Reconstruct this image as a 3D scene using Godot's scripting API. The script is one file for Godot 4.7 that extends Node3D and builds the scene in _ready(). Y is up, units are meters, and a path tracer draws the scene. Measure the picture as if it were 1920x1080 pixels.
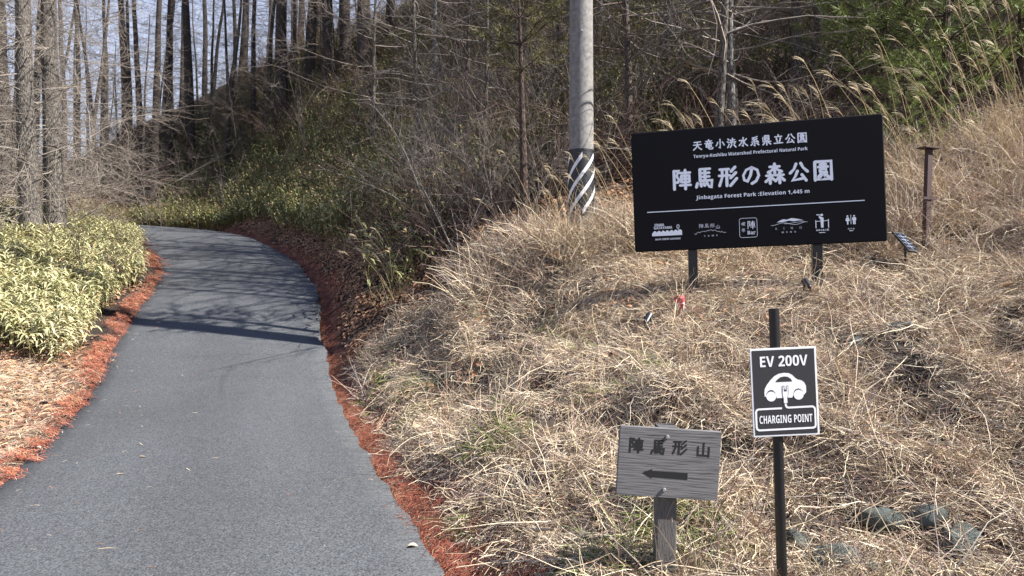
extends Node3D
# A mountain lane climbing past a black park sign, a charging sign and a wooden trail sign on a dry grass bank.

const EYE := 1.62
const FOCAL := 1304.0

var rng := RandomNumberGenerator.new()
var used_names := {}
var bump_noise := FastNoiseLite.new()
var patch_noise := FastNoiseLite.new()
var M := {}

# ------------------------------------------------------------------ mesh collector
class Shape:
	var v := PackedVector3Array()
	var n := PackedVector3Array()
	var c := PackedColorArray()
	var uv := PackedVector2Array()
	var i := PackedInt32Array()

	func tri(a: Vector3, b: Vector3, d: Vector3, col := Color.WHITE) -> void:
		# a, b, d clockwise seen from the front
		var k := v.size()
		var nn := (d - a).cross(b - a).normalized()
		v.append(a); v.append(b); v.append(d)
		n.append(nn); n.append(nn); n.append(nn)
		c.append(col); c.append(col); c.append(col)
		i.append(k); i.append(k + 1); i.append(k + 2)

	func quad(a: Vector3, b: Vector3, d: Vector3, e: Vector3, col := Color.WHITE) -> void:
		var k := v.size()
		var nn := (d - a).cross(b - a).normalized()
		v.append(a); v.append(b); v.append(d); v.append(e)
		for q in 4:
			n.append(nn)
			c.append(col)
		i.append(k); i.append(k + 1); i.append(k + 2)
		i.append(k); i.append(k + 2); i.append(k + 3)

	# box with chamfered long edges is built from two scaled shells; plain box here
	func box(center: Vector3, size: Vector3, basis := Basis.IDENTITY, col := Color.WHITE, cham := 0.0) -> void:
		var h := size * 0.5
		if cham <= 0.0:
			var p := []
			for q in 8:
				p.append(center + basis * Vector3(h.x if q & 1 else -h.x, h.y if q & 2 else -h.y, h.z if q & 4 else -h.z))
			quad(p[4], p[6], p[7], p[5], col); quad(p[1], p[3], p[2], p[0], col)
			quad(p[5], p[7], p[3], p[1], col); quad(p[0], p[2], p[6], p[4], col)
			quad(p[6], p[2], p[3], p[7], col); quad(p[0], p[4], p[5], p[1], col)
			return
		# chamfered in the xy outline, and on the front and back rims
		var out: Array[Vector2] = []
		var inn: Array[Vector2] = []
		for q in 4:
			var sx := 1.0 if q == 0 or q == 3 else -1.0
			var sy := 1.0 if q < 2 else -1.0
			for s in 5:
				var a := (q + s / 4.0) * PI / 2.0
				out.append(Vector2(sx * (h.x - cham), sy * (h.y - cham)) + Vector2(cos(a), sin(a)) * cham)
				inn.append(Vector2(sx * (h.x - cham), sy * (h.y - cham)) + Vector2(cos(a), sin(a)) * cham * 0.55)
		var cz := minf(cham * 0.45, h.z * 0.4)
		var m := out.size()
		for q in m:
			var w := (q + 1) % m
			var a0 := center + basis * Vector3(out[q].x, out[q].y, h.z - cz)
			var a1 := center + basis * Vector3(out[w].x, out[w].y, h.z - cz)
			var b0 := center + basis * Vector3(out[q].x, out[q].y, -h.z + cz)
			var b1 := center + basis * Vector3(out[w].x, out[w].y, -h.z + cz)
			var f0 := center + basis * Vector3(inn[q].x, inn[q].y, h.z)
			var f1 := center + basis * Vector3(inn[w].x, inn[w].y, h.z)
			var g0 := center + basis * Vector3(inn[q].x, inn[q].y, -h.z)
			var g1 := center + basis * Vector3(inn[w].x, inn[w].y, -h.z)
			quad(b0, a0, a1, b1, col) if false else quad(a0, b0, b1, a1, col)
			quad(f0, a0, a1, f1, col)
			quad(b0, g0, g1, b1, col)
			tri(center + basis * Vector3(0, 0, h.z), f1, f0, col)
			tri(center + basis * Vector3(0, 0, -h.z), g0, g1, col)

	func tube(pts: PackedVector3Array, rad: PackedFloat32Array, sides: int, col: Color, col_end: Color, cap := false) -> void:
		var count := pts.size()
		var k := v.size()
		var t := (pts[1] - pts[0]).normalized()
		var a := t.cross(Vector3.RIGHT if absf(t.x) < 0.8 else Vector3.BACK).normalized()
		for q in count:
			if q > 0:
				t = (pts[mini(q + 1, count - 1)] - pts[q - 1]).normalized()
			a = (a - t * a.dot(t)).normalized()
			var b := t.cross(a)
			var cc := col.lerp(col_end, float(q) / float(count - 1))
			for s in sides:
				var ang := TAU * s / sides
				var d := a * cos(ang) + b * sin(ang)
				v.append(pts[q] + d * rad[q])
				n.append(d)
				c.append(cc)
		for q in count - 1:
			for s in sides:
				var s2 := (s + 1) % sides
				var p0 := k + q * sides + s
				var p1 := k + q * sides + s2
				i.append(p0); i.append(p0 + sides); i.append(p1)
				i.append(p1); i.append(p0 + sides); i.append(p1 + sides)
		if cap:
			for e in [0, count - 1]:
				var tt: Vector3 = (pts[0] - pts[1]).normalized() if e == 0 else (pts[count - 1] - pts[count - 2]).normalized()
				var o := v.size()
				v.append(pts[e]); n.append(tt); c.append(col)
				for s in sides:
					v.append(v[k + e * sides + s]); n.append(tt); c.append(col)
				for s in sides:
					var s2 := (s + 1) % sides
					if e == 0:
						i.append(o); i.append(o + 1 + s); i.append(o + 1 + s2)
					else:
						i.append(o); i.append(o + 1 + s2); i.append(o + 1 + s)

	# a grass blade: a ribbon along pts
	func ribbon(pts: PackedVector3Array, side: Vector3, w0: float, w1: float, col: Color, col_end: Color) -> void:
		var count := pts.size()
		var k := v.size()
		for q in count:
			var f := float(q) / float(count - 1)
			var t := (pts[mini(q + 1, count - 1)] - pts[maxi(q - 1, 0)]).normalized()
			var s := (side - t * side.dot(t)).normalized()
			var nn := s.cross(t)
			var w := lerpf(w0, w1, f) * 0.5
			var cc := col.lerp(col_end, f)
			v.append(pts[q] - s * w); v.append(pts[q] + s * w)
			n.append(nn); n.append(nn)
			c.append(cc); c.append(cc)
		for q in count - 1:
			var p := k + q * 2
			i.append(p); i.append(p + 2); i.append(p + 1)
			i.append(p + 1); i.append(p + 2); i.append(p + 3)

	# a lance-shaped leaf folded along its midrib, margin and middle in their own colours
	func leaf(base: Vector3, dir: Vector3, up: Vector3, length: float, width: float, droop: float, mid: Color, rim: Color) -> void:
		var k := v.size()
		var side := dir.cross(up).normalized()
		var rows := 5
		var p := base
		var d := dir
		var prof := [0.25, 0.9, 1.0, 0.7, 0.06]
		for q in rows:
			var u := side.cross(d).normalized()
			var w: float = width * 0.5 * prof[q]
			v.append(p - side * w + u * w * 0.35); v.append(p); v.append(p + side * w + u * w * 0.35)
			n.append((u + side * 0.35).normalized()); n.append(u); n.append((u - side * 0.35).normalized())
			c.append(rim); c.append(mid if q < 4 else rim); c.append(rim)
			p += d * (length / (rows - 1))
			d = (d + Vector3.DOWN * droop / rows).normalized()
		for q in rows - 1:
			var o := k + q * 3
			for s in 2:
				i.append(o + s); i.append(o + s + 3); i.append(o + s + 1)
				i.append(o + s + 1); i.append(o + s + 3); i.append(o + s + 4)

	func disc(center: Vector3, r: float, sides := 24, col := Color.WHITE) -> void:
		for s in sides:
			var a := TAU * s / sides
			var b := TAU * (s + 1) / sides
			tri(center, center + Vector3(cos(b), sin(b), 0) * r, center + Vector3(cos(a), sin(a), 0) * r, col)

	# flat outline in the xy plane, facing +z
	func outline(poly: PackedVector2Array, z: float) -> void:
		var idx := Geometry2D.triangulate_polygon(poly)
		for q in range(0, idx.size(), 3):
			var a := poly[idx[q]]
			var b := poly[idx[q + 1]]
			var d := poly[idx[q + 2]]
			if (b - a).cross(d - a) > 0.0:
				var sw := b
				b = d
				d = sw
			tri(Vector3(a.x, a.y, z), Vector3(b.x, b.y, z), Vector3(d.x, d.y, z))

	# a pen or brush stroke in the xy plane, facing +z
	func stroke(pts: PackedVector2Array, width: float, z: float, brush := false) -> void:
		var m := pts.size()
		var l := PackedVector2Array()
		var r := PackedVector2Array()
		var p2 := PackedVector2Array()
		var ww := PackedFloat32Array()
		var d0 := (pts[1] - pts[0]).normalized()
		var d1 := (pts[m - 1] - pts[m - 2]).normalized()
		var whole := pts[m - 1] - pts[0]
		var base := width
		if absf(whole.x) > absf(whole.y) * 1.6:
			base *= 0.84
		p2.append(pts[0] - d0 * base * 0.42); ww.append(base * (0.45 if brush else 0.9))
		for q in m:
			p2.append(pts[q])
			var f := float(q) / float(m - 1)
			ww.append(base * (1.12 - 0.24 * sin(f * PI) if brush else 1.0))
		p2.append(pts[m - 1] + d1 * base * 0.42); ww.append(base * (0.4 if brush else 0.9))
		for q in p2.size():
			var a := (p2[q] - p2[q - 1]).normalized() if q > 0 else d0
			var b := (p2[q + 1] - p2[q]).normalized() if q < p2.size() - 1 else d1
			var t := (a + b).normalized()
			var nn := Vector2(-t.y, t.x)
			var k := 1.0 / maxf(0.6, nn.dot(Vector2(-a.y, a.x)))
			l.append(p2[q] + nn * ww[q] * 0.5 * k)
			r.append(p2[q] - nn * ww[q] * 0.5 * k)
		for q in p2.size() - 1:
			quad(Vector3(r[q].x, r[q].y, z), Vector3(l[q].x, l[q].y, z), Vector3(l[q + 1].x, l[q + 1].y, z), Vector3(r[q + 1].x, r[q + 1].y, z))

	func mesh() -> ArrayMesh:
		var arr := []
		arr.resize(Mesh.ARRAY_MAX)
		arr[Mesh.ARRAY_VERTEX] = v
		arr[Mesh.ARRAY_NORMAL] = n
		arr[Mesh.ARRAY_COLOR] = c
		if uv.size() == v.size():
			arr[Mesh.ARRAY_TEX_UV] = uv
		arr[Mesh.ARRAY_INDEX] = i
		var am := ArrayMesh.new()
		am.add_surface_from_arrays(Mesh.PRIMITIVE_TRIANGLES, arr)
		return am

# ------------------------------------------------------------------ naming and tagging
func numbered(called: String) -> String:
	if not used_names.has(called):
		used_names[called] = 0
		return called
	used_names[called] += 1
	return "%s_%03d" % [called, used_names[called]]

func tag(o: Node, label: String, category: String, group := "", kind := "") -> Node:
	o.set_meta("label", label)
	o.set_meta("category", category)
	if group != "":
		o.set_meta("group", group)
	if kind != "":
		o.set_meta("kind", kind)
	return o

func part(called: String, m: Mesh, mat: Material, parent: Node) -> MeshInstance3D:
	var o := MeshInstance3D.new()
	o.name = numbered(called) if parent == self else called
	o.mesh = m
	o.material_override = mat
	parent.add_child(o, true)
	return o

func thing(called: String, at: Vector3, label: String, category: String, group := "") -> Node3D:
	var o := Node3D.new()
	o.name = numbered(called)
	add_child(o)
	o.position = at
	tag(o, label, category, group)
	return o

func copy_of(src: Node3D, label := "") -> Node3D:
	var o: Node3D = src.duplicate()
	o.name = numbered(String(src.name).trim_suffix("_000"))
	add_child(o)
	if label != "":
		o.set_meta("label", label)
	return o

# ------------------------------------------------------------------ materials
func noise_tex(freq: float, ramp: Array, size := 512, octaves := 4, sd := 1, kind := FastNoiseLite.TYPE_SIMPLEX_SMOOTH) -> NoiseTexture2D:
	var nz := FastNoiseLite.new()
	nz.noise_type = kind
	nz.seed = sd
	nz.frequency = freq
	nz.fractal_octaves = octaves
	var t := NoiseTexture2D.new()
	t.width = size
	t.height = size
	t.seamless = true
	t.noise = nz
	var g := Gradient.new()
	var off := PackedFloat32Array()
	var cols := PackedColorArray()
	for r in ramp:
		off.append(r[0])
		cols.append(r[1])
	g.offsets = off
	g.colors = cols
	t.color_ramp = g
	return t

func grey(a: float) -> Color:
	return Color(a, a, a)

func mat(called: String, lin: Color, rough := 0.85, vertex := false) -> StandardMaterial3D:
	var m := StandardMaterial3D.new()
	m.resource_name = called
	m.albedo_color = lin.linear_to_srgb()
	m.roughness = rough
	m.vertex_color_use_as_albedo = vertex
	m.cull_mode = BaseMaterial3D.CULL_DISABLED
	return m

func grain(m: StandardMaterial3D, t: Texture2D, scale: Vector3, bump := 0.0, world := false, bt: Texture2D = null) -> StandardMaterial3D:
	m.albedo_texture = t
	m.uv1_triplanar = true
	m.uv1_world_triplanar = world
	m.uv1_scale = scale
	if bump > 0.0:
		m.heightmap_enabled = true
		m.heightmap_texture = bt if bt else t
		m.heightmap_scale = bump
	return m

func chippings() -> ImageTexture:
	# asphalt aggregate: pale and dark stone chips of some 6 mm, with darker binder between
	var r := RandomNumberGenerator.new()
	r.seed = 2024
	var size := 1024
	var data := PackedByteArray()
	data.resize(size * size * 3)
	for k in size * size:
		var q := r.randf()
		var g := 0.62 + r.randf() * 0.3
		if q < 0.13:
			g = 0.36 + r.randf() * 0.2
		elif q > 0.86:
			g = 1.0
		var warm := r.randf_range(-0.02, 0.02)
		data[k * 3] = int(255.0 * minf(1.0, g + warm))
		data[k * 3 + 1] = int(255.0 * g)
		data[k * 3 + 2] = int(255.0 * minf(1.0, g - warm))
	return ImageTexture.create_from_image(Image.create_from_data(size, size, false, Image.FORMAT_RGB8, data))

func make_materials() -> void:
	var speck := chippings()
	M.asphalt = grain(mat("asphalt", Color(0.143, 0.154, 0.162), 0.88, true), speck, Vector3(0.16, 0.16, 0.16), 0.0, true)
	M.asphalt.metallic_specular = 0.4
	var soil := noise_tex(0.05, [[0.0, grey(0.35)], [0.5, grey(0.75)], [1.0, grey(1.0)]], 512, 5, 5)
	M.ground = grain(mat("soil_and_litter", Color.WHITE, 0.95, true), soil, Vector3(0.8, 0.8, 0.8), 2.0, true)
	var bark := noise_tex(0.035, [[0.0, grey(0.25)], [0.42, grey(0.55)], [0.6, grey(0.9)], [1.0, grey(1.0)]], 512, 4, 8)
	M.bark = grain(mat("bark", Color.WHITE, 0.92, true), bark, Vector3(2.6, 0.55, 2.6), 2.5)
	M.twig = mat("twigs", Color.WHITE, 0.9, true)
	M.straw = mat("dry_grass", Color.WHITE, 0.75, true)
	M.straw.backlight_enabled = true
	M.straw.backlight = grey(0.25)
	M.straw.metallic_specular = 0.35
	M.leaf = mat("bamboo_grass", Color.WHITE, 0.5, true)
	M.leaf.backlight_enabled = true
	M.leaf.backlight = grey(0.3)
	M.leaf.metallic_specular = 0.4
	M.needle = mat("pine_needles", Color.WHITE, 0.6, true)
	M.needle.backlight_enabled = true
	M.needle.backlight = grey(0.25)
	M.litter = mat("dead_leaves", Color.WHITE, 0.85, true)
	M.panel_black = mat("black_coated_panel", Color(0.0045, 0.0045, 0.0065), 0.6)
	M.panel_black.metallic_specular = 0.25
	M.post_black = mat("black_metal", Color(0.008, 0.008, 0.009), 0.42)
	M.print_white = mat("white_print", Color(0.66, 0.72, 0.82), 0.6)
	M.print_grey = mat("grey_print", Color(0.42, 0.45, 0.52), 0.6)
	M.panel_dark = mat("dark_grey_panel", Color(0.028, 0.028, 0.031), 0.5)
	M.panel_white = mat("white_sheet", Color(0.8, 0.82, 0.83), 0.45)
	var wood := noise_tex(0.03, [[0.0, grey(0.5)], [0.25, grey(0.78)], [0.5, grey(0.88)], [0.75, grey(0.93)], [1.0, grey(1.0)]], 512, 6, 12)
	M.wood = grain(mat("weathered_board", Color(0.185, 0.183, 0.185), 0.88), wood, Vector3(0.3, 6.0, 0.3), 0.4)
	M.wood_post = grain(mat("weathered_post", Color(0.13, 0.125, 0.12), 0.88), wood, Vector3(13.0, 0.9, 13.0), 0.6)
	M.paint_black = mat("black_paint", Color(0.006, 0.006, 0.007), 0.7)
	var conc := noise_tex(0.03, [[0.0, grey(0.66)], [0.4, grey(0.86)], [0.6, grey(0.93)], [1.0, grey(1.0)]], 512, 6, 14)
	M.concrete = grain(mat("concrete", Color(0.245, 0.24, 0.228), 0.85), conc, Vector3(0.9, 0.7, 0.9), 0.08)
	M.wrap = mat("black_wrap", Color(0.012, 0.014, 0.017), 0.5)
	M.reflect = mat("white_stripe", Color(0.62, 0.64, 0.68), 0.45)
	var rust := noise_tex(0.04, [[0.0, Color(0.5, 0.4, 0.4)], [0.5, Color(0.9, 0.8, 0.8)], [1.0, grey(1.0)]], 256, 4, 17)
	M.rust = grain(mat("brown_metal", Color(0.06, 0.034, 0.032), 0.7), rust, Vector3(5, 5, 5), 0.15)
	M.solar = mat("solar_cells", Color(0.012, 0.024, 0.05), 0.12)
	M.solar_line = mat("silver_line", Color(0.55, 0.62, 0.7), 0.4)
	M.solar_frame = mat("dark_plastic", Color(0.02, 0.022, 0.025), 0.4)
	M.red = mat("red_plastic", Color(0.5, 0.1, 0.11), 0.4)
	M.white_plastic = mat("white_plastic", Color(0.75, 0.76, 0.78), 0.4)
	M.steel = mat("galvanised_bolt", Color(0.35, 0.35, 0.36), 0.5)
	M.steel.metallic = 0.6
	var rock := noise_tex(0.02, [[0.0, Color(0.35, 0.37, 0.36)], [0.5, Color(0.75, 0.8, 0.76)], [1.0, grey(1.0)]], 512, 5, 21)
	M.rock = grain(mat("rock", Color(0.19, 0.205, 0.2), 0.9), rock, Vector3(2.2, 2.2, 2.2), 2.0)
	M.net = mat("netting", Color(0.03, 0.05, 0.048), 0.7)
	M.stick = mat("dead_wood", Color(0.3, 0.24, 0.17), 0.9)

# ------------------------------------------------------------------ the lay of the land
const GX0 := -44.0
const GD0 := -18.0
const GS := 0.4
const GNX := 221
const GND := 171
const ROCKS := [[1560, 1010, 3.45, 0.17], [1500, 960, 3.62, 0.12], [1650, 935, 3.75, 0.17], [1735, 945, 3.7, 0.14], [1800, 985, 3.58, 0.15], [1630, 1015, 3.42, 0.13], [1545, 905, 3.95, 0.07], [1690, 640, 5.4, 0.14], [1610, 640, 5.5, 0.12], [1630, 487, 7.5, 0.12], [1655, 495, 7.3, 0.09], [1030, 500, 8.8, 0.08]]
var g_height := PackedFloat32Array()
var g_lat := PackedFloat32Array()
var g_half := PackedFloat32Array()
var g_roady := PackedFloat32Array()
var road_l := PackedVector3Array()   # x, height, depth (depth runs away from the camera)
var road_r := PackedVector3Array()

func px(u: float, v: float, d: float) -> Vector3:
	# a point seen at (u, v) of the photograph at a distance of d metres; z holds -d
	return Vector3((u - 960.0) / FOCAL * d, EYE + (540.0 - v) / FOCAL * d, -d)

func lay_land() -> void:
	var left := [[3.5, -1.2, -16], [0.2, -0.35, -6], [-2.0, -0.1, 0], [-3.32, 0.04, 3.8], [-4.9, 0.28, 8.0], [-5.94, 0.74, 10.4], [-6.5, 1.25, 12.1], [-6.85, 1.53, 13.2], [-7.6, 1.9, 15.0], [-8.25, 2.16, 16.2], [-9.6, 2.62, 18.4], [-11.8, 3.26, 21.2], [-14.0, 3.7, 23.4], [-17.5, 4.2, 24.9], [-22.0, 4.7, 25.7], [-30.0, 5.2, 26.2]]
	var right := [[6.6, -1.2, -16], [3.2, -0.35, -6], [1.02, -0.1, 0], [-0.4, 0.04, 3.8], [-1.99, 0.28, 8.0], [-2.84, 0.74, 10.4], [-3.36, 1.25, 12.1], [-3.7, 1.53, 13.2], [-4.46, 1.9, 15.0], [-5.0, 2.16, 16.2], [-6.4, 2.62, 18.8], [-8.6, 3.26, 22.2], [-11.7, 3.76, 25.4], [-16.4, 4.2, 27.9], [-22.0, 4.7, 28.9], [-30.0, 5.2, 29.4]]
	for k in left.size() - 1:
		for s in 6:
			var f := s / 6.0
			var q := []
			for side in [left, right]:
				var p := []
				for o in [-1, 0, 1, 2]:
					var e: Array = side[clampi(k + o, 0, left.size() - 1)]
					p.append(Vector3(e[0], e[1], e[2]))
				q.append(p[1].cubic_interpolate(p[2], p[0], p[3], f))
			road_l.append(q[0])
			road_r.append(q[1])
	# heights read off along the bank, the verge and the hillside: u, v, distance
	var seen := [
		[0, 900, 5.8], [-150, 800, 6.5], [0, 700, 8.8], [120, 660, 9.6], [100, 520, 12.5], [60, 450, 14.5], [200, 490, 14.3], [-200, 560, 11],
		[0, 320, 34], [230, 262, 33.5], [400, 200, 33], [560, 130, 32], [700, 75, 31], [960, -40, 31], [1300, -60, 28],
		[600, 425, 19.8], [700, 330, 20.6], [800, 250, 21.4], [700, 480, 13.6], [850, 430, 12.5], [850, 330, 15.5], [1000, 300, 13.8], [1090, 430, 9.5],
		[1000, 480, 9], [800, 560, 10], [700, 600, 10.7], [750, 750, 7.5], [900, 700, 7.2], [900, 850, 5.2], [1000, 960, 4.3], [1243, 1055, 3.3],
		[1100, 800, 5], [1000, 620, 7.6], [1150, 560, 7.5], [1308, 552, 7.1], [1541, 540, 6.9], [1400, 650, 5.9], [1400, 800, 4.6], [1400, 950, 3.85],
		[1470, 1150, 3.15], [1700, 1100, 3.3], [1900, 1000, 3.6], [1800, 800, 4.4], [1750, 600, 5.7], [1733, 478, 7.6], [1900, 600, 5.3], [1900, 450, 7.2],
		[1850, 330, 9], [1600, 400, 9], [1300, 430, 9.5], [1300, 250, 13], [1700, 170, 14], [1200, 100, 18], [1000, 150, 19], [400, 390, 29.5], [250, 395, 31], [100, 410, 31],
		[500, 300, 29], [600, 250, 27], [480, 400, 26.5]]
	var cx := PackedFloat64Array()
	var cd := PackedFloat64Array()
	var cy := PackedFloat64Array()
	for s in seen:
		var p := px(s[0], s[1], s[2])
		cx.append(p.x); cd.append(s[2]); cy.append(p.y)
	for s in [[-6.5, 4, 0.05], [-9, 3, 0.1], [-9.4, 16.2, 2.6], [-12.5, 18, 3.3], [-17, 19, 3.7], [-22, 21, 4.1], [-14, 12, 2.4], [-20, 8, 1.8], [-30, 10, 2], [-32, 22, 4.0], [-34, 34, 7],
			[-20, 44, 4], [0, 44, 12], [12, 8, 4.4], [14, 14, 7.8], [20, 25, 13.5], [5, 1.5, 0.25], [4.5, -4, -0.3], [8, 0, 1.2], [10, 4, 3.0], [30, 5, 8], [32, 30, 15], [-6, -8, -0.7], [6, -12, -0.9], [-14, 0, 0.1], [20, 44, 13], [-30, -14, -1.5], [25, -14, 1.0]]:
		cx.append(s[0]); cd.append(s[1]); cy.append(s[2])
	for k in range(0, road_l.size(), 5):
		for side in [road_l, road_r]:
			cx.append(side[k].x); cd.append(side[k].z); cy.append(side[k].y)
	# thin plate through the readings
	var m := cx.size()
	var size := m + 3
	var a: Array[PackedFloat64Array] = []
	for r in size:
		var row := PackedFloat64Array()
		row.resize(size + 1)
		if r < m:
			for c in m:
				var r2 := (cx[r] - cx[c]) ** 2 + (cd[r] - cd[c]) ** 2
				row[c] = 0.5 * r2 * log(r2) if r2 > 1e-9 else 0.15
			row[m] = 1.0; row[m + 1] = cx[r]; row[m + 2] = cd[r]
			row[size] = cy[r]
		else:
			for c in m:
				row[c] = 1.0 if r == m else (cx[c] if r == m + 1 else cd[c])
		a.append(row)
	for c in size:
		var best := c
		for r in range(c + 1, size):
			if absf(a[r][c]) > absf(a[best][c]):
				best = r
		var sw := a[c]; a[c] = a[best]; a[best] = sw
		for r in range(c + 1, size):
			var f := a[r][c] / a[c][c]
			if f != 0.0:
				for q in range(c, size + 1):
					a[r][q] -= f * a[c][q]
	var w := PackedFloat64Array()
	w.resize(size)
	for r in range(size - 1, -1, -1):
		var s := a[r][size]
		for q in range(r + 1, size):
			s -= a[r][q] * w[q]
		w[r] = s / a[r][r]
	for gd in GND:
		var d := GD0 + gd * GS
		for gx in GNX:
			var x := GX0 + gx * GS
			var h := w[m] + w[m + 1] * x + w[m + 2] * d
			for k in m:
				var ex := x - cx[k]
				var ed := d - cd[k]
				var r2 := ex * ex + ed * ed + 1e-9
				h += w[k] * 0.5 * r2 * log(r2)
			g_height.append(clampf(h, -6.0, 20.0))
			# where the lane is from here
			var bd := 1e9
			var lat := 0.0
			var half := 1.5
			var ry := 0.0
			for k in road_l.size() - 1:
				var mx := (road_l[k].x + road_r[k].x) * 0.5
				var md := (road_l[k].z + road_r[k].z) * 0.5
				var nx := (road_l[k + 1].x + road_r[k + 1].x) * 0.5 - mx
				var nd := (road_l[k + 1].z + road_r[k + 1].z) * 0.5 - md
				var ll := nx * nx + nd * nd
				var t := clampf(((x - mx) * nx + (d - md) * nd) / ll, 0.0, 1.0)
				var qx := x - mx - nx * t
				var qd := d - md - nd * t
				var dd := qx * qx + qd * qd
				if dd < bd:
					bd = dd
					lat = sqrt(dd) * (1.0 if qx * nd - qd * nx > 0.0 else -1.0)
					half = lerpf(absf((road_r[k].x - road_l[k].x) * nd - (road_r[k].z - road_l[k].z) * nx), absf((road_r[k + 1].x - road_l[k + 1].x) * nd - (road_r[k + 1].z - road_l[k + 1].z) * nx), t) * 0.5 / sqrt(ll)
					ry = lerpf(road_l[k].y, road_l[k + 1].y, t)
			g_lat.append(lat)
			g_half.append(half)
			g_roady.append(ry)

var q_lat := 0.0      # set by hgt(): lateral offset from the lane's middle
var q_sd := 0.0       # and distance outside its edge

func hgt(x: float, d: float) -> float:
	var fx := clampf((x - GX0) / GS, 0.0, GNX - 1.001)
	var fd := clampf((d - GD0) / GS, 0.0, GND - 1.001)
	var ix := int(fx)
	var iz := int(fd)
	fx -= ix
	fd -= iz
	var k := iz * GNX + ix
	var w0 := (1.0 - fx) * (1.0 - fd)
	var w1 := fx * (1.0 - fd)
	var w2 := (1.0 - fx) * fd
	var w3 := fx * fd
	var h := g_height[k] * w0 + g_height[k + 1] * w1 + g_height[k + GNX] * w2 + g_height[k + GNX + 1] * w3
	q_lat = g_lat[k] * w0 + g_lat[k + 1] * w1 + g_lat[k + GNX] * w2 + g_lat[k + GNX + 1] * w3
	var half := g_half[k] * w0 + g_half[k + 1] * w1 + g_half[k + GNX] * w2 + g_half[k + GNX + 1] * w3
	var ry := g_roady[k] * w0 + g_roady[k + 1] * w1 + g_roady[k + GNX] * w2 + g_roady[k + GNX + 1] * w3
	q_sd = absf(q_lat) - half
	var lump := bump_noise.get_noise_2d(x, d)
	h += lump * (0.4 if q_lat > 0.0 and d < 13.0 else 0.07) * smoothstep(0.3, 1.2, q_sd) * smoothstep(2.8, 4.6, d) * lerpf(0.15, 1.0, smoothstep(0.7, 2.3, Vector2((x - 2.6) * 0.7, d - 6.9).length()))
	if q_sd < 0.6:
		var base := ry - lerpf(0.0, 0.12, smoothstep(0.12, -0.1, q_sd))
		h = lerpf(base, h, smoothstep(0.0, 0.6, q_sd))
	var away := Vector2(x + 2.0, d - 12.0).length()
	if away > 34.0:
		h = lerpf(h, -22.0, smoothstep(34.0, 110.0, away))
	return h

func on_land(x: float, d: float) -> Vector3:
	return Vector3(x, hgt(x, d), -d)

func land_normal(x: float, d: float) -> Vector3:
	var e := 0.15
	var hx := hgt(x + e, d) - hgt(x - e, d)
	var hd := hgt(x, d + e) - hgt(x, d - e)
	return Vector3(-hx, 2.0 * e, hd).normalized()

func lines(stops: Array) -> PackedFloat32Array:
	var o := PackedFloat32Array()
	var x: float = stops[0][0]
	for k in stops.size() - 1:
		while x < stops[k + 1][0] - 1e-4:
			o.append(x)
			x += lerpf(stops[k][1], stops[k + 1][1], clampf((x - stops[k][0]) / (stops[k + 1][0] - stops[k][0]), 0, 1))
	o.append(stops[stops.size() - 1][0])
	return o

func build_ground() -> void:
	var xs := lines([[-420, 60], [-60, 5], [-24, 0.9], [-9, 0.13], [7.0, 0.13], [16, 0.8], [45, 5], [420, 60]])
	var ds := lines([[-260, 50], [-20, 3], [-1, 0.4], [2.6, 0.13], [14, 0.16], [26, 0.35], [40, 0.9], [60, 5], [420, 60]])
	var s := Shape.new()
	for d in ds:
		for x in xs:
			var h := hgt(x, d)
			var sd := q_sd
			var lat := q_lat
			s.v.append(Vector3(x, h, -d))
			var nz := patch_noise.get_noise_2d(x, d)
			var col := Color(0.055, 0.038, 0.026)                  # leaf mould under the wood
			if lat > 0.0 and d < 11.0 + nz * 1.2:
				col = Color(0.085, 0.06, 0.04)                    # soil under the straw, darkened to deepen the shade in its gaps
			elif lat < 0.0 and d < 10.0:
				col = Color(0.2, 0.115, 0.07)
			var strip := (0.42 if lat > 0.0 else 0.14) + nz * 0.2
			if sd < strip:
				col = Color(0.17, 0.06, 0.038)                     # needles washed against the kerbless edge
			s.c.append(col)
	for r in ds.size():
		for c in xs.size():
			var c0 := maxi(c - 1, 0)
			var c1 := mini(c + 1, xs.size() - 1)
			var r0 := maxi(r - 1, 0)
			var r1 := mini(r + 1, ds.size() - 1)
			var tx := s.v[r * xs.size() + c1] - s.v[r * xs.size() + c0]
			var td := s.v[r1 * xs.size() + c] - s.v[r0 * xs.size() + c]
			s.n.append(tx.cross(td).normalized())
	for r in ds.size() - 1:
		for c in xs.size() - 1:
			var k := r * xs.size() + c
			s.i.append(k); s.i.append(k + xs.size()); s.i.append(k + 1)
			s.i.append(k + 1); s.i.append(k + xs.size()); s.i.append(k + xs.size() + 1)
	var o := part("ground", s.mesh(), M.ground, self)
	tag(o, "sloping hillside ground of straw, leaf litter and soil", "ground", "", "structure")

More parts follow.
